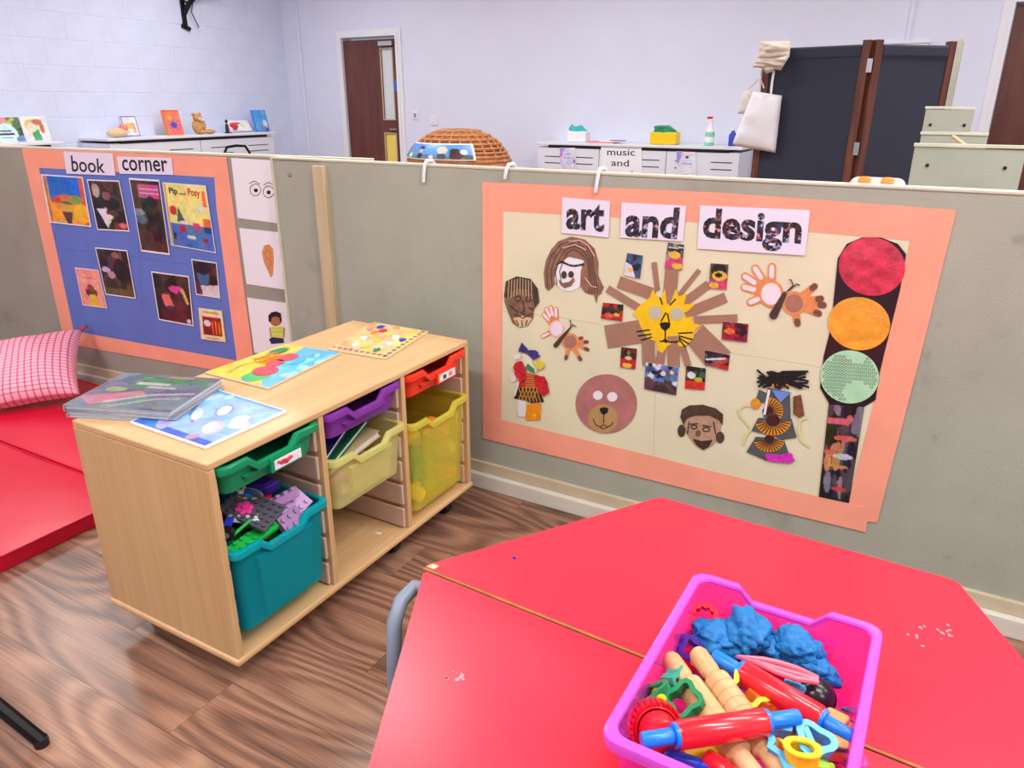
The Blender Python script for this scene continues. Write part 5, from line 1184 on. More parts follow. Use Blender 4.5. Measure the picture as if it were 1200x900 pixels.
obj('groove', tube([(.0255*math.cos(a), .0255*math.sin(a), .003) for a in [i*math.pi/12 for i in range(24)]], .002, 5, closed=True), 'black_metal', t)
def vehicle(label, c_, rz_):
    t = thing('toy_stamp', label, 'toy', c_, (D(8), D(-8), rz_), gt)
    obj('body', box(-.03, .03, -.016, .016, 0, .02), 'tan_plastic', t, bevel=.005, seg=3)
    obj('cab', box(-.012, .02, -.014, .014, .02, .03), 'tan_plastic', t, bevel=.004)
    obj('window', box(-.008, .016, -.0146, .0146, .022, .028), 'grey_plastic', t)
    for x in (-.02, .02):
        for s in (-1, 1):
            w = obj('wheel', lathe([(0, -.004), (.010, -.004), (.010, .004), (0, .004)], 14, M=Matrix.Translation((x, s*.018, .004))@Matrix.Rotation(math.pi/2, 4, 'X')), 'black_plastic', t)
            obj('hub', lathe([(0, -.005), (.004, -.005), (.004, .005), (0, .005)], 10, M=Matrix.Translation((x, s*.018, .004))@Matrix.Rotation(math.pi/2, 4, 'X')), 'white_plastic', w)
vehicle('tan toy car with black wheels in the near right of the tub', G(976, 858, .52), D(-20))
vehicle('tan toy car lower down against the tub side', G(978, 882, .525), D(10))
lump('pale lime dough ball at the near edge of the tub', G(958, 900, .55), .02, .018, .014, 21, 0, 'lime_plastic')
lump('magenta dough piece against the right wall of the tub', G(1000, 890, .50), .016, .02, .012, 23, 0, 'hotpink_plastic')
tag(obj('dough_scrap', prism([(-.012,-.006),(.0,.002),(.010,.008),(.006,-.008)], 0, .006), 'teal_plastic', None, loc=G(996, 832, ZTAB+.008), rot=(D(10), 0, 0)), 'teal dough scrap on the clear right side of the tub floor', 'dough')
tag(obj('dough_scrap', prism([(-.006,-.008),(.006,-.006),(.007,.006),(-.004,.008)], 0, .008), 'lilac_plastic', None, loc=G(1008, 833, ZTAB+.008)), 'lilac dough scrap beside the teal scrap', 'dough')
# filler under the tools so the heap has depth
rg = random.Random(8)
fl = [('yellow', 'yellow_plastic'), ('red', 'red_plastic'), ('green', 'green_plastic'), ('blue', 'blue_plastic'), ('orange', 'orange_plastic'), ('purple', 'purple_plastic'), ('yellow', 'yellow_plastic'), ('red', 'red_plastic'), ('teal', 'teal_plastic')]
pl = ['under the wooden pins', 'under the front rolling pin', 'by the left wall', 'under the blue dough', 'under the slanting pin', 'in the near left corner', 'beneath the sky blue cutters', 'by the far left corner', 'under the toy cars']
pp = [(850, 850), (830, 880), (760, 850), (870, 790), (920, 840), (750, 870), (930, 890), (810, 770), (965, 880)]
for k, ((cn, mt), w, p_) in enumerate(zip(fl, pl, pp)):
    cutter('%s cutter at the bottom of the tub %s' % (cn, w), ring(.028, 24, .004, 4+k % 3), .03, mt, G(*p_, ZTAB+.012), (D(rg.uniform(-15, 15)), D(rg.uniform(-15, 15)), D(rg.uniform(0, 90))))

# ------------------------------------------------------------------ red mats, cushion, stool
def mat_pad(label, x0, x1, y0, y1, h=0.048):
    t = thing('floor_mat', label, 'mat', ((x0+x1)/2, (y0+y1)/2, 0), (0, 0, 0), 'red floor mats')
    w, d = (x1-x0)/2, (y1-y0)/2
    bm = bmesh.new(); nx, ny = 26, 12; g = {}
    for j in range(ny+1):
        for i in range(nx+1):
            u, v = -1+2*i/nx, -1+2*j/ny
            z = h+0.007*(1-u**6)*(1-v**6)+0.0015*math.sin(9*u+2*v)*math.cos(5*v+3*u)
            g[i, j] = bm.verts.new((u*w, v*d, z))
    for j in range(ny):
        for i in range(nx): bm.faces.new((g[i, j], g[i+1, j], g[i+1, j+1], g[i, j+1]))
    obj('top_panel', bm, 'red_vinyl', t, smooth='all')
    bm = box(-w, w, -d, d, 0.002, h); bmesh.ops.delete(bm, geom=[f for f in bm.faces if f.normal.z > .9 or abs(f.calc_center_median().z-h) < 1e-5], context='FACES_ONLY')
    obj('side_wall', bm, 'red_vinyl', t)
    obj('seam_piping', tube([(-w, -d, h), (w, -d, h), (w, d, h), (-w, d, h)], 0.005, 6, closed=True), 'red_vinyl', t, smooth=True)
    return t
XM = -2.285
mat_pad('shiny red floor mat nearer the camera', XM-1.8, XM, 0.60, 1.338)
mat_pad('shiny red floor mat against the book corner partition', XM-1.55, XM, 1.352, 1.93)
# gingham cushion
m_, nt_, b_ = nodes('gingham'); L_ = nt_.links.new
uv_ = nt_.nodes.new('ShaderNodeUVMap'); sp_ = nt_.nodes.new('ShaderNodeSeparateXYZ'); L_(uv_.outputs[0], sp_.inputs[0])
facs = []
for k, n_ in ((0, 15.0), (1, 22.0)):
    mu = nt_.nodes.new('ShaderNodeMath'); mu.operation = 'MULTIPLY'; mu.inputs[1].default_value = n_; L_(sp_.outputs[k], mu.inputs[0])
    fr = nt_.nodes.new('ShaderNodeMath'); fr.operation = 'FRACT'; L_(mu.outputs[0], fr.inputs[0])
    lt = nt_.nodes.new('ShaderNodeMath'); lt.operation = 'LESS_THAN'; lt.inputs[1].default_value = 0.24; L_(fr.outputs[0], lt.inputs[0]); facs.append(lt)
ad_ = nt_.nodes.new('ShaderNodeMath'); ad_.operation = 'ADD'; L_(facs[0].outputs[0], ad_.inputs[0]); L_(facs[1].outputs[0], ad_.inputs[1])
hf_ = nt_.nodes.new('ShaderNodeMath'); hf_.operation = 'MULTIPLY'; hf_.inputs[1].default_value = 0.5; L_(ad_.outputs[0], hf_.inputs[0])
r_ = nt_.nodes.new('ShaderNodeValToRGB'); e_ = r_.color_ramp.elements; e_[0].color = (*lin((246, 172, 190)), 1); e_[1].color = (*lin((172, 70, 98)), 1); x_ = e_.new(.5); x_.color = (*lin((206, 108, 134)), 1)
L_(hf_.outputs[0], r_.inputs[0]); L_(r_.outputs[0], b_.inputs['Base Color']); b_.inputs['Roughness'].default_value = .9; MATS['gingham'] = m_
S = 0.44
cu = thing('cushion', 'pink gingham cushion leaning on the book corner partition', 'cushion')
bm = bmesh.new(); n = 28; g = {}; uvl = bm.loops.layers.uv.new('UVMap')
for s in (1, -1):
    for j in range(n+1):
        for i in range(n+1):
            u, v = -1+2*i/n, -1+2*j/n
            if s == -1 and (abs(u) == 1 or abs(v) == 1): g[i, j, s] = g[i, j, 1]; continue
            th = 0.085*((1-u*u)*(1-v*v))**0.42
            px, py = u*(1-.09*(1-v*v)), v*(1-.09*(1-u*u))
            th *= 1+.05*math.sin(7*u+3*v)
            g[i, j, s] = bm.verts.new((px*S/2, py*S/2, s*th))
for s in (1, -1):
    for j in range(n):
        for i in range(n):
            q = [(i, j), (i+1, j), (i+1, j+1), (i, j+1)]
            f = bm.faces.new([g[a, b, s] for a, b in (q if s == 1 else q[::-1])])
            for lp, (a, b) in zip(f.loops, q if s == 1 else q[::-1]): lp[uvl].uv = (a/n, b/n)
obj('cover', bm, 'gingham', cu, smooth='all')
bm = tube([(S/2-.01, S/2-.01, 0), (S/2+.012, S/2+.012, 0.004), (S/2+.02, S/2+.016, -.006)], [.012, .009, .004], 8)
obj('corner_tuft', bm, 'gingham', cu)
Rb = Vector((-3.20, 1.72, 0.115))                    # lower right corner
yw, lean, spin = D(40), D(63), D(10)
dx_ = Vector((math.cos(yw), math.sin(yw), 0)); nh = Vector((math.sin(yw), -math.cos(yw), 0))
dy_ = Vector((0, 0, math.cos(lean)))-nh*math.sin(lean)
dx_, dy_ = dx_*math.cos(spin)+dy_*math.sin(spin), dy_*math.cos(spin)-dx_*math.sin(spin)
nz_ = dx_.cross(dy_)
Mc = Matrix((dx_, dy_, nz_)).transposed().to_4x4(); Mc.translation = Rb-dx_*S/2+dy_*S/2
cu.matrix_world = Mc
# stool at the left, mostly out of frame
fo = G(48, 868, 0.012); tp = G(0, 829, 0.10)
dl = (tp-fo).normalized()
seat_z = 0.32
top = fo+dl*((seat_z-0.012)/dl.z)
half = 0.0
t = thing('stool', 'low stool with black splayed legs beyond the left edge of the frame', 'stool', (fo.x, fo.y, 0))
off_ = Vector((fo.x, fo.y, 0))
hx = Vector((dl.x, dl.y, 0)).normalized(); hy = Vector((-hx.y, hx.x, 0))
foot = Vector((0, 0, 0)); run = (top-fo).xy.length
cs = hx*(run+0.16)
for k, (sx, sy) in enumerate(((-1, 0), (.5, .866), (.5, -.866))):
    d_ = hx*sx+hy*sy; a_ = cs+d_*0.16; b2 = cs+d_*(run+0.16)
    bm = tube([Vector((a_.x, a_.y, seat_z)), Vector((b2.x, b2.y, 0.012))], 0.015, 8)
    lg = obj('leg', bm, 'black_metal', t, smooth=True); obj('foot_cap', tube([Vector((b2.x, b2.y, 0.02)), Vector((b2.x, b2.y, 0.0))], .0152, 10), 'rubber', lg)
obj('seat', lathe([(0, seat_z-.004), (.19, seat_z-.004), (.195, seat_z+.01), (.19, seat_z+.022), (0, seat_z+.026)], 32, M=Matrix.Translation((cs.x, cs.y, 0))), 'black_plastic', t, smooth=True)

# ------------------------------------------------------------------ far side of the room
def cupboard(label, loc, rot, w, d, h, ndoor, gr):
    """front faces local -y"""
    t = thing('cupboard', label, 'cupboard', loc, rot, gr)
    obj('carcass', box(-w/2, w/2, -d+.02, 0, 0.05, h-.045), 'cupboard_white', t)
    obj('plinth', box(-w/2+.02, w/2-.02, -d+.05, -.02, 0, .05), 'dark_gap', t)
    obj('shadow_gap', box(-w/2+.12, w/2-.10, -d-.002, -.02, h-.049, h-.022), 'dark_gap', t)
    obj('worktop', box(-w/2-.02, w/2+.02, -d-.02, 0, h-.022, h), 'cupboard_white', t, bevel=.004)
    dw = w/ndoor
    for k in range(ndoor):
        x0, x1 = -w/2+k*dw+.004, -w/2+(k+1)*dw-.004
        dr = obj('door', box(x0, x1, -d, -d+.02, .06, h-.05), 'cupboard_white', t, bevel=.002)
        obj('lock', lathe([(0, 0), (.012, 0), (.012, .012), (0, .014)], 10, M=Matrix.Translation((x1-.05, -d, h*.55))@Matrix.Rotation(math.pi/2, 4, 'X')), 'steel', dr)
        for zz in (.13, .19, .25):
            obj('slot', box(x0+dw*.12, x0+dw*.40, -d-.0015, -d+.001, h-zz-.004, h-zz+.004), 'dark_gap', dr)
            obj('slot', box(x0+dw*.62, x0+dw*.90, -d-.0015, -d+.001, h-zz-.004, h-zz+.004), 'dark_gap', dr)
    return t
HC = 0.975
MX0, MX1 = -3.57, -1.60
cupboard('white cupboard with the music and sounds sign against the far wall', ((MX0+MX1)/2, YF-.004, 0), 0, MX1-MX0, .43, HC, 3, 'white cupboards')
YM = YF-.004-.43
def yplane(q, Y): 
    return [(atY(x, y, Y).x, atY(x, y, Y).z) for x, y in q]
def wall_sheet(name, label, quad, Y, mt='white_paper', img=None, txt=None, cat='sign'):
    q = yplane(quad, Y); cx_ = sum(p[0] for p in q)/4; cz_ = sum(p[1] for p in q)/4
    t = thing(name, label, cat, (cx_, Y, cz_), (math.pi/2, 0, 0))
    l = [(p[0]-cx_, p[1]-cz_) for p in q]
    obj('paper', prism(l[::-1], 0.0, .003), mt, t)
    if img is not None: picture('picture', [(x*.97, y*.97) for x, y in l], img, t, .0036)
    if txt: 
        for s, qq in txt:
            q2 = yplane(qq, Y); lettering('lettering', s, [(p[0]-cx_, p[1]-cz_) for p in q2], 'ink', t, .004, .005)
    return t
c = cc(620, 120, 4.286)
wall_sheet('cupboard_sign', 'white sign reading music and sounds on the cupboard', c((362,222),(565,224),(570,420),(362,415)), YM-.004, txt=[('music', c((393,233),(533,236),(533,268),(393,266))), ('and', c((414,286),(502,288),(502,322),(414,318))), ('sounds', c((380,340),(545,346),(545,378),(380,372)))])
pic_s = lambda s: paint(30, 36, (214, 214, 238), [('b', 10, [(200, 206, 240), (226, 226, 244)], .05, .2), ('p', [(0,0),(.4,0),(0,.5)], (150, 160, 226)), ('e', .1, .3, .1, .08, (230, 120, 150)), ('e', .9, .6, .08, .1, (180, 90, 160)), ('l', [(.3, .3), (.7, .3)], .02, (150, 150, 190)), ('l', [(.3, .45), (.8, .45)], .02, (150, 150, 190))], s)
wall_sheet('notice_sheet', 'small lilac notice left of the music sign', c((154,228),(232,228),(238,340),(155,335)), YM-.004, img=pic_s(51), cat='notice')
wall_sheet('notice_sheet', 'small lilac notice with a dark spot right of the music sign', c((740,246),(838,250),(840,370),(742,365)), YM-.004, img=paint(30, 36, (222, 220, 240), [('p', [(0,0),(.35,0),(.1,.5),(0,.5)], (150, 160, 230)), ('e', .55, .22, .1, .05, (50, 40, 60)), ('l', [(.2, .12), (.9, .12)], .03, (236, 190, 200)), ('l', [(.3, .5), (.8, .5)], .02, (160, 160, 196))], 52), cat='notice')
# on the music cupboard
def onmusic(px): return atY(px, 168, YF-.25).x
def packet(label, x, y, z, w, d, h, mlow, mtop, seed):
    t = thing('packet', label, 'packet', (x, y, z)); rg = random.Random(seed)
    obj('pack', box(-w/2, w/2, -d/2, d/2, 0, h*.6), mlow, t, bevel=.012, seg=3)
    bm = bmesh.new(); n = 12
    lo = [bm.verts.new((w*.48*math.cos(a), d*.48*math.sin(a), h*.58)) for a in [i*2*math.pi/n for i in range(n)]]
    hi = [bm.verts.new((w*.4*math.cos(a)*rg.uniform(.5, 1.2)-w*.1, d*.4*math.sin(a)*rg.uniform(.6, 1.2), h*rg.uniform(.7, 1.0))) for a in [i*2*math.pi/n for i in range(n)]]
    for i in range(n): bm.faces.new((lo[i], lo[(i+1) % n], hi[(i+1) % n], hi[i]))
    bm.faces.new(hi); bm.faces.new(lo[::-1])
    obj('crumpled_wrap', bm, mtop, t)
packet('white and teal wipes packet on the music cupboard', onmusic(678), YF-.25, HC, .20, .12, .17, 'white_plastic', 'teal_pack', 1)
packet('yellow packet with crumpled green top on the music cupboard', onmusic(779), YF-.25, HC, .25, .14, .18, 'yellow_plastic', 'green_plastic', 2)
t = thing('paper_stack', 'flat pink papers lying on the music cupboard', 'papers', (onmusic(708), YF-.25, HC))
obj('sheet', box(-.15, .12, -.09, .09, 0, .012), 'card_pink', t); obj('sheet', box(-.02, .20, -.08, .08, .0125, .02), 'white_paper', t); obj('sheet', box(.08, .2, -.06, .06, .0205, .026), 'grey_plastic', t)
t = thing('spray_bottle', 'green spray bottle with red trigger on the music cupboard', 'bottle', (onmusic(831), YF-.25, HC))
obj('bottle', lathe([(0, 0), (.040, .002), (.042, .02), (.042, .10), (.040, .115)], 18), 'bottle_green', t, smooth=True)
obj('shoulder', lathe([(.040, .1155), (.030, .155), (.014, .185), (.014, .20)], 18), 'white_plastic', t, smooth=True)
obj('label', lathe([(.0428, .03), (.0428, .075)], 18), 'white_paper', t)
obj('neck', lathe([(.018, .20), (.018, .225), (0, .226)], 12), 'white_plastic', t)
obj('trigger_head', box(-.035, .012, -.010, .010, .225, .25), 'red_plastic', t, bevel=.005); obj('trigger', tube([(-.02, 0, .225), (-.035, 0, .19)], .006), 'white_plastic', t)
t = thing('spray_bottle', 'small blue bottle half hidden behind the white bag', 'bottle', (onmusic(857), YF-.22, HC))
obj('bottle', lathe([(0, 0), (.035, .002), (.036, .09), (.014, .12), (.014, .13)], 14), 'navy_plastic', t, smooth=True); obj('cap', lathe([(.017, .13), (.017, .15), (0, .152)], 12), 'white_plastic', t)
# wicker hooded chair
wx, wy = -3.955, 5.95
t = thing('wicker_hood', 'domed wicker hood chair with a photo strip', 'wicker chair', (wx, wy, 0))
def hood(f): # f 0 bottom..1 top
    z = 1.115*f
    r = 0.52 if z < .62 else 0.52*max(0.0, 1-((z-.62)/.50)**2.6)**(1/2.2)
    return r, z
nR = 30
for k in range(nR):
    f = .06+.92*k/(nR-1); r, z = hood(f)
    if r < .03: continue
    obj('wicker_strand', tube([(r*(1+.012*math.cos(12*a+k*math.pi))*math.cos(a), .8*r*(1+.012*math.cos(12*a+k*math.pi))*math.sin(a), z) for a in [i*math.pi/24 for i in range(48)]], .0185 if f < .8 else .014, 5, closed=True), 'wicker', t)
for k in range(24):
    a = k*math.pi/12; obj('wicker_stake', tube([(hood(f)[0]*1.01*math.cos(a), .8*hood(f)[0]*1.01*math.sin(a), hood(f)[1]) for f in (0, .2, .4, .56, .7, .82, .9, .96, .99)], .010, 5), 'wicker', t)
bm = lathe([(hood(f)[0]*.97, hood(f)[1]) for f in (0.0, .3, .56, .66, .74, .82, .88, .93, .97, .999)]+[(0, 1.116)], 32); 
for v in bm.verts: v.co.y *= .8
obj('inner_lining', bm, mat('wicker_dark', (168, 108, 66), .7), t, smooth='all')
r0 = .56
ps = thing('photo_strip', 'blue photo strip of figures pinned on the wicker hood', 'photo strip', (wx, wy, 0))
img = paint(90, 26, (84, 150, 220), [('r', 0, .75, 1, 1, (100, 130, 120)), ('e', .05, .5, .04, .3, (90, 90, 140)), ('e', .2, .4, .03, .18, (150, 110, 110)), ('e', .2, .8, .04, .15, WH), ('e', .38, .3, .04, .16, (40, 30, 40)), ('e', .38, .5, .03, .16, (220, 180, 170)), ('e', .38, .8, .04, .2, (30, 40, 70)), ('e', .54, .85, .03, .12, WH), ('e', .66, .4, .06, .26, (226, 200, 190)), ('e', .66, .8, .05, .2, (40, 60, 70)), ('e', .8, .45, .06, .2, (70, 50, 50)), ('e', .82, .75, .08, .25, (80, 40, 50)), ('e', .9, .5, .04, .16, WH), ('r', .9, .7, 1, 1, (70, 84, 76))], 61)
ny, nx = img.shape[:2]; vs = []; fs = []; a0, a1 = D(-150), D(-44)
def strip_pt(a, zz, k): 
    r = hood(zz/1.115)[0]*1.035+.014; return (r*k*math.cos(a), .8*r*k*math.sin(a), zz)
bm = bmesh.new(); rows = []
for j in range(5):
    zz = 1.0-.135*j/4; rows.append([bm.verts.new(strip_pt(a0+(a1-a0)*i/24, zz, 1.0)) for i in range(25)])
for a, b in zip(rows, rows[1:]):
    for i in range(24): bm.faces.new((a[i], b[i], b[i+1], a[i+1]))
o = obj('paper', bm, 'white_paper', ps); sm = o.modifiers.new('solid', 'SOLIDIFY'); sm.thickness = .003; sm.offset = -1
for j in range(ny):
    for i in range(nx): vs.append(strip_pt(a0+D(1.2)+(a1-a0-D(4))*i/(nx-1), .992-.118*j/(ny-1), 1.008))
fs = [(j*nx+i, (j+1)*nx+i, (j+1)*nx+i+1, j*nx+i+1) for j in range(ny-1) for i in range(nx-1)]
me = bpy.data.meshes.new('picture'); me.from_pydata(vs, [], fs); ca = me.color_attributes.new('Col', 'FLOAT_COLOR', 'POINT')
q_ = img/255; l_ = np.where(q_ <= .04045, q_/12.92, ((q_+.055)/1.055)**2.4); rg4 = np.ones((ny*nx, 4), np.float32); rg4[:, :3] = l_.reshape(-1, 3); ca.data.foreach_set('color', rg4.ravel())
obj('picture', me, mat_print(), ps)

# cupboards along the block wall (front faces +x)
XC = XL+.004
HL = 1.02
cupboard('white cupboard with picture books against the block wall corner', (XC, (4.44+6.46)/2, 0), math.pi/2, 6.46-4.44, .43, HL, 2, 'white cupboards')
cupboard('white cupboard against the block wall at the left edge', (XC, (2.3+4.0)/2, 0), math.pi/2, 4.0-2.3, .43, HL-.005, 2, 'white cupboards')
p = atX(258, 174, XC+.45)
t = thing('chair', 'black arched chair back just showing above the book corner partition', 'chair', (p.x+.25, p.y, 0), (0, 0, 0))
hh = p.z+.035
obj('back_frame', tube([(0, -.16, .44), (0, -.17, hh-.08), (0, -.12, hh-.01), (0, 0, hh), (0, .12, hh-.01), (0, .17, hh-.08), (0, .16, .44)], .014, 8), 'black_metal', t, smooth=True)
obj('seat', box(-.02, .30, -.17, .17, .42, .45), 'black_plastic', t, bevel=.01)
for a_, b_ in ((0, -.15), (0, .15), (.28, -.15), (.28, .15)): obj('leg', tube([(a_, b_, 0), (a_, b_, .42)], .012), 'black_metal', t)
def stand_book(label, px, pybase, h_px, w, h, img, cupz, mcov, lean_=12, yaw=0, xoff=.22, cat='book'):
    p = atX(px, pybase, XC+xoff)
    t = thing('standing_book', label, cat, (XC+xoff, p.y, cupz+(.001 if lean_ < 20 else .02)), (0, 0, math.pi/2+D(yaw)), 'books on the wall cupboards')
    e = D(lean_)
    M = Matrix.Rotation(-e, 4, 'X')
    bm = box(-w/2, w/2, 0, .014, 0, h); bmesh.ops.transform(bm, matrix=M, verts=bm.verts)
    bm2 = [M@Vector(v) for v in ((-w/2+.004, -.0012, h-.004), (w/2-.004, -.0012, h-.004), (w/2-.004, -.0012, .004), (-w/2+.004, -.0012, .004))]
    obj('cover', bm, mcov, t); picture('cover_picture', [tuple(v) for v in bm2], img, t)
    bm = box(-w/2+.004, w/2-.004, .0145, .024, .004, h-.006); bmesh.ops.transform(bm, matrix=M, verts=bm.verts); obj('pages', bm, 'page_edge', t)
    bm = box(-w/2, w/2, .0245, .030, 0, h); bmesh.ops.transform(bm, matrix=M, verts=bm.verts); obj('back_cover', bm, mcov, t)
    return t
stand_book('jungle-green picture book with a round white title panel', 13, 163, 0, .25, .21, paint(44, 36, (90, 110, 70), [('b', 30, [(50, 60, 40), (180, 180, 70), (90, 120, 60), (40, 44, 36)], .05, .15), ('e', .4, .12, .14, .12, (226, 140, 140)), ('e', .45, .75, .36, .5, (206, 232, 236)), ('l', [(.25, .55), (.6, .55)], .02, (60, 70, 80)), ('l', [(.2, .68), (.66, .68)], .035, (40, 50, 70)), ('l', [(.25, .82), (.6, .82)], .02, (60, 70, 80)), ('e', .9, .9, .2, .14, (90, 140, 180))], 71), HL-.005, 'white_paper')
stand_book('white picture book with a red-haired child in green', 46, 162, 0, .22, .21, paint(36, 36, (236, 226, 222), [('e', .35, .35, .25, .25, (226, 160, 120)), ('e', .38, .42, .18, .18, (244, 206, 190)), ('e', .62, .22, .2, .12, (196, 104, 60)), ('e', .75, .45, .09, .24, (200, 110, 66)), ('p', [(.3,.68),(.6,.5),(.65,.98),(.35,.98)], (66, 160, 96))], 72), HL-.005, 'white_paper')
stand_book('blue-framed picture card standing on the wall cupboard', 156, 158, 0, .17, .20, paint(30, 34, (226, 224, 228), [('r', 0, 0, 1, .06, (70, 90, 170)), ('r', 0, .94, 1, 1, (70, 90, 170)), ('r', 0, 0, .07, 1, (70, 90, 170)), ('r', .93, 0, 1, 1, (70, 90, 170)), ('r', .25, .35, .8, .8, (214, 176, 110)), ('e', .5, .7, .2, .1, (236, 226, 200))], 73), HL, 'white_paper')
stand_book('orange picture book with a blue spiky creature', 207, 157, 0, .19, .25, paint(40, 44, (246, 120, 90), [('e', .5, .6, .2, .12, (50, 60, 190))]+[('l', [(.5, .6), (.5+.4*math.cos(a), .6+.26*math.sin(a))], .02, (80, 70, 180)) for a in [k*.628 for k in range(10)]]+[('e', .35, .3, .15, .08, (226, 180, 90)), ('r', 0, 0, 1, .06, (230, 90, 70))], 74), HL, 'orange_plastic')
stand_book('open red and white picture book lying low on the wall cupboard', 284, 155, 0, .30, .13, paint(44, 22, (232, 230, 232), [('e', .25, .5, .2, .3, (206, 50, 56)), ('r', .2, .2, .6, .35, (214, 70, 60)), ('e', .62, .5, .1, .2, (206, 214, 150)), ('e', .2, .85, .12, .12, (200, 40, 50))], 75), HL, 'white_paper', lean_=35)
stand_book('bright blue picture book at the right end of the wall cupboard', 309, 154, 0, .20, .24, paint(34, 40, (84, 160, 230), [('b', 10, [(100, 172, 236), (70, 146, 220)], .05, .2), ('e', .75, .65, .16, .2, (226, 226, 240)), ('e', .7, .85, .14, .12, (200, 120, 150)), ('e', .8, .9, .1, .08, (90, 70, 130))], 76), HL, 'blue_plastic')
p = atX(138, 159, XC+.25)
t = thing('soft_toy', 'small tan soft toy lying at the left end of the wall cupboard', 'soft toy', (XC+.25, p.y, HL))
bm = bmesh.new(); bmesh.ops.create_icosphere(bm, subdivisions=3, radius=1); [setattr(v, 'co', Vector((v.co.x*.05, v.co.y*.11, .045+v.co.z*.045))) for v in bm.verts]; obj('body', bm, 'wood_paper', t, smooth='all')
bm = bmesh.new(); bmesh.ops.create_icosphere(bm, subdivisions=3, radius=.038); obj('head', bm, 'card_pink', t, loc=(0, .07, .085), smooth='all')
p = atX(233, 156, XC+.24)
t = thing('teddy_bear', 'small sitting teddy bear on the wall cupboard', 'soft toy', (XC+.24, p.y, HL))
def ballp(name, c_, sx, sy, sz, mt):
    bm = bmesh.new(); bmesh.ops.create_icosphere(bm, subdivisions=3, radius=1)
    for v in bm.verts: v.co = Vector((v.co.x*sx, v.co.y*sy, v.co.z*sz))
    return obj(name, bm, mt, t, loc=c_, smooth='all')
ballp('body', (0, 0, .075), .055, .06, .075, 'teddy_fur'); ballp('head', (0.01, 0, .165), .045, .048, .045, 'teddy_fur')
ballp('ear', (0, -.04, .20), .014, .018, .018, 'teddy_fur'); ballp('ear', (0, .04, .20), .014, .018, .018, 'teddy_fur')
ballp('muzzle', (.05, 0, .155), .02, .022, .018, 'wood_paper')
for s in (-1, 1): ballp('leg', (.03, .05+s*.05+.02, .025), .035, .07 if s > 0 else .04, .025, 'teddy_fur'); ballp('arm', (.02, s*.06, .09), .022, .022, .05, 'teddy_fur')
p = atX(267, 157, XC+.25)
t = thing('toy_figure', 'thin black toy figure beside the red and white book', 'toy', (XC+.25, p.y, HL))
obj('body', lathe([(0, 0), (.022, .002), (.018, .08), (.01, .1), (0, .10)], 12), 'black_plastic', t, smooth=True); obj('head', lathe([(0, .10), (.016, .115), (.014, .135), (0, .145)], 12), 'black_plastic', t, smooth=True); obj('foot', box(-.03, .03, -.03, .03, 0, .008), 'black_plastic', t)

# folding screen
YS = 5.0
ST = 1.645
a0_, a1_, a2_ = Vector((atY(897, 60, YS).x, YS, 0)), Vector((atY(1022, 60, YS-.12).x, YS-.12, 0)), Vector((atY(1118, 56, YS+.25).x, YS+.25, 0))
scr = thing('folding_screen', 'black fabric folding screen with brown wooden frame', 'screen', tuple(a1_))
def panel(pa, pb, h):
    d = pb-pa; L = d.length; rz_ = math.atan2(d.y, d.x); o = pa-a1_
    pr = bpy.data.objects.new('screen_panel', None); COL.objects.link(pr); pr.parent = scr; pr.location = o; pr.rotation_euler = (0, 0, rz_); pr.empty_display_size = .05
    obj('fabric', box(.045, L-.045, -.012, .012, .10, h-.02), 'fabric_black', pr)
    obj('top_hem', box(.045, L-.045, -.022, .022, h-.075, h-.01), 'fabric_black', pr, bevel=.012, seg=3)
    obj('stile', box(0, .045, -.02, .02, 0.02, h+.012), 'frame_wood', pr, bevel=.003); obj('stile', box(L-.045, L, -.02, .02, .02, h+.012), 'frame_wood', pr, bevel=.003)
    obj('rail', box(.045, L-.045, -.018, .018, .06, .10), 'frame_wood', pr)
    for x in (.02, L-.02): obj('foot', lathe([(.0, 0), (.012, 0), (.012, .022), (0, .022)], 10, M=Matrix.Translation((x, 0, 0))), 'rubber', pr)
    return pr
panel(a0_, a1_-Vector((.006, 0, 0)), ST); panel(a1_+Vector((.006, 0, 0)), a2_, ST)
for z in (ST-.12, ST*.66, .3):
    obj('hinge', box(-.014, .014, -.030, -.0205, z-.035, z+.035), 'steel', scr)
obj('catch', box(-.012, .012, -.028, -.02, 0, .024), 'steel', scr, loc=tuple(a2_-a1_+Vector((-.055, -.012, ST-.07))))
# tall pale-edged board behind the screen's right end
pb_ = atY(1126, 50, YS+.38)
t = thing('leaning_board', 'tall narrow grey board standing behind the right end of the screen', 'board', (pb_.x, YS+.40, 0))
obj('panel', box(-.012, .012, -.03, .35, 0, 1.675), 'board_felt', t); obj('edge', box(-.014, .014, -.034, -.03, 0, 1.675), 'board_edge', t)
# white storage box behind the screen top
p0 = atY(1040, 50, 6.6)
xa, xb = atY(1040, 48, YF-.02).x, atY(1088, 48, YF-.02).x; za = atY(1060, 48, YF-.02).z
t = thing('notice_panel', 'white panel on the far wall showing above the right half of the screen', 'panel', ((xa+xb)/2, YF-.002, za-.08))
hw = (xb-xa)/2
obj('panel', box(-hw, hw, -.02, .0, -.5, .06), 'white_gloss', t, bevel=.004); obj('rim', box(-hw-.01, hw+.01, -.03, .0, .061, .075), 'white_gloss', t)
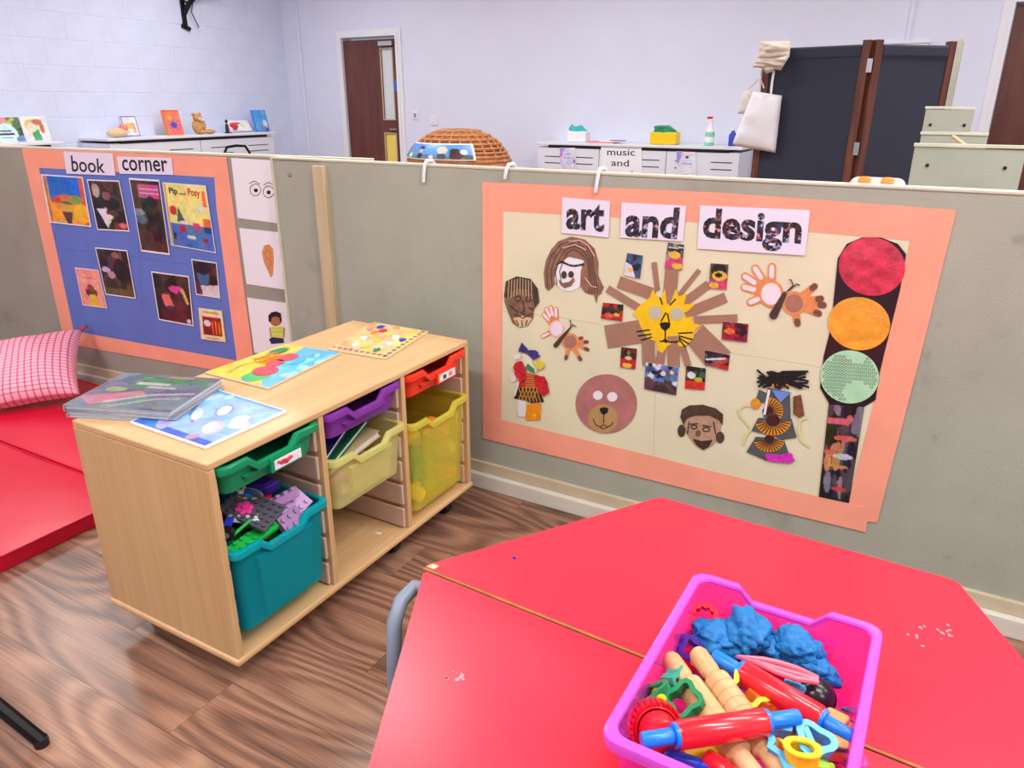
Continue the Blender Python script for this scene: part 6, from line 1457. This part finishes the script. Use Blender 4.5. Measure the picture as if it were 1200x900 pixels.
# tote bag and cloth hat over the left post
def cloth_poly(name, quad, Y, depth, mt, parent, org, bulge=.04, seed=0, nx=16, ny=18):
    """soft double-sided form from an outline quad at depth Y"""
    P4 = [atY(x, y, Y)-org for x, y in quad]; bm = bmesh.new(); rows = {}
    from mathutils import noise as nz
    for s in (1, -1):
        for j in range(ny+1):
            for i in range(nx+1):
                u, v = i/nx, j/ny
                if s == -1 and (i in (0, nx) or j in (0, ny)): rows[i, j, s] = rows[i, j, 1]; continue
                q = (P4[0]*(1-u)+P4[1]*u)*(1-v)+(P4[3]*(1-u)+P4[2]*u)*v
                b = depth*(16*u*(1-u)*v*(1-v))**.45
                w = bulge*nz.noise(Vector((u*3+seed, v*4, s)))
                rows[i, j, s] = bm.verts.new(q+Vector((0, -s*b*(1+w*8), 0)))
    for s in (1, -1):
        for j in range(ny):
            for i in range(nx):
                f = [rows[i, j, s], rows[i+1, j, s], rows[i+1, j+1, s], rows[i, j+1, s]]
                bm.faces.new(f if s == 1 else f[::-1])
    return obj(name, bm, mt, parent, smooth='all')
YB = YS-.10
org = atY(888, 140, YB); 
t = thing('tote_bag', 'white canvas tote bag hanging on the left post of the screen', 'bag', tuple(org))
c = cc(850, 40, 6)
cloth_poly('bag_body', c((195,400),(398,432),(352,835),(46,780)), YB, .05, 'canvas_white', t, org, seed=2)
for a, b in (((238,410),(258,250)), ((320,420),(342,258))):
    q = [atY(*c(pt)[0], YB-.03)-org for pt in (a, ((a[0]+b[0])/2-3, (a[1]+b[1])/2), b)]
    obj('strap', tube(q, .022, 8, squash=.25), 'canvas_white', t)
t2o = atY(905, 65, YB-.03)
t = thing('cloth_hat', 'crumpled beige cloth hat on top of the screen post', 'hat', tuple(t2o))
cloth_poly('crown', c((245,50),(462,48),(450,165),(225,190)), YB-.03, .09, 'canvas_beige', t, t2o, bulge=.06, seed=5)
cloth_poly('brim', c((225,170),(455,150),(390,255),(190,232)), YB-.06, .06, 'canvas_beige', t, t2o, bulge=.08, seed=8)
cloth_poly('flap', c((250,220),(385,215),(335,262),(288,280)), YB-.07, .03, 'canvas_beige', t, t2o, bulge=.06, seed=9)
t = thing('string_bag', 'pale cream mesh bag behind the white tote bag', 'bag', tuple(atY(870, 120, YB+.04)))
cloth_poly('mesh_body', c((130,400),(225,395),(190,560),(85,560)), YB+.05, .03, mat('cord_white', (222, 216, 212), .9), t, atY(870, 120, YB+.04), seed=4); obj('loop', tube([(.03, 0, .08), (.09, 0, .14), (.12, 0, .08)], .006), 'cord_white', t)
# grey board blocks behind the partition at the right
c = cc(980, 40, 4.864)
def felt_board(label, quad, Y, th):
    q = yplane(quad, Y); t = thing('felt_panel', label, 'board', (q[0][0], Y, 0), (0, 0, 0), 'small felt boards')
    x0 = q[0][0]
    pts = [(a-x0, b) for a, b in q]
    bot = [(pts[0][0], 0), (pts[1][0], 0)]
    bm = prism([(pts[0][0], pts[0][1]), (pts[1][0], pts[1][1]), bot[1], bot[0]], 0, th); bmesh.ops.transform(bm, matrix=Matrix.Rotation(math.pi/2, 4, 'X'), verts=bm.verts); bmesh.ops.translate(bm, vec=(0, th, 0), verts=bm.verts)
    obj('panel', bm, 'board_felt', t)
    bm = box(pts[0][0]-.004, pts[1][0]+.004, -.003, th+.003, max(pts[0][1], pts[1][1])+.0005, max(pts[0][1], pts[1][1])+.010); obj('top_edge', bm, 'board_edge', t)
    for fx, fz in ((.15, .06), (.85, .06)):
        obj('bolt', lathe([(0, 0), (.006, 0), (.006, .003), (0, .004)], 8, M=Matrix.Translation((pts[0][0]+(pts[1][0]-pts[0][0])*fx, 0, pts[0][1]-fz))@Matrix.Rotation(math.pi/2, 4, 'X')), 'rubber', t)
felt_board('short grey felt board in front, nearest of the stepped boards', c((448,640),(1085,664),(1030,880),(408,860)), 3.0, .03)
felt_board('middle one of the stepped grey felt boards', c((485,572),(860,580),(850,640),(470,636)), 3.3, .025)
felt_board('tallest narrow grey felt board at the back of the stepped boards', c((512,426),(790,432),(770,575),(490,570)), 3.6, .025)
q0 = atY(*c((700, 615))[0], 3.14)
tag(obj('wood_stick', tube([atY(*c((668,585))[0], 3.25)-q0, atY(*c((758,652))[0], 3.08)-q0], .008, 6), 'batten_wood', None, loc=q0), 'pale stick lying between the stepped felt boards', 'stick')
# orange gingham seat back
q = yplane(c((80,812),(405,822),(410,870),(60,860)), 2.6)
w_ = q[1][0]-q[0][0]; t = thing('check_cushion', 'orange and white checked padded top just above the partition', 'cushion', ((q[0][0]+q[1][0])/2, 2.6, 0))
zt = (q[0][1]+q[1][1])/2
obj('pad', box(-w_/2, w_/2, -.03, .03, zt-.34, zt), 'canvas_beige', t, bevel=.025, seg=4)
for k in range(2):
    for j in range(2): obj('check', box(-w_*.24+k*w_*.40-.03, -w_*.24+k*w_*.40+.036, -.0312, .0312, zt-.16-.09*j*2, zt+.0012-.18*j), 'orange_plastic', t, bevel=.024, seg=4)
for s in (-1, 1): obj('leg', tube([(s*w_*.4, 0, 0), (s*w_*.4, 0, zt-.34)], .012), 'steel', t)
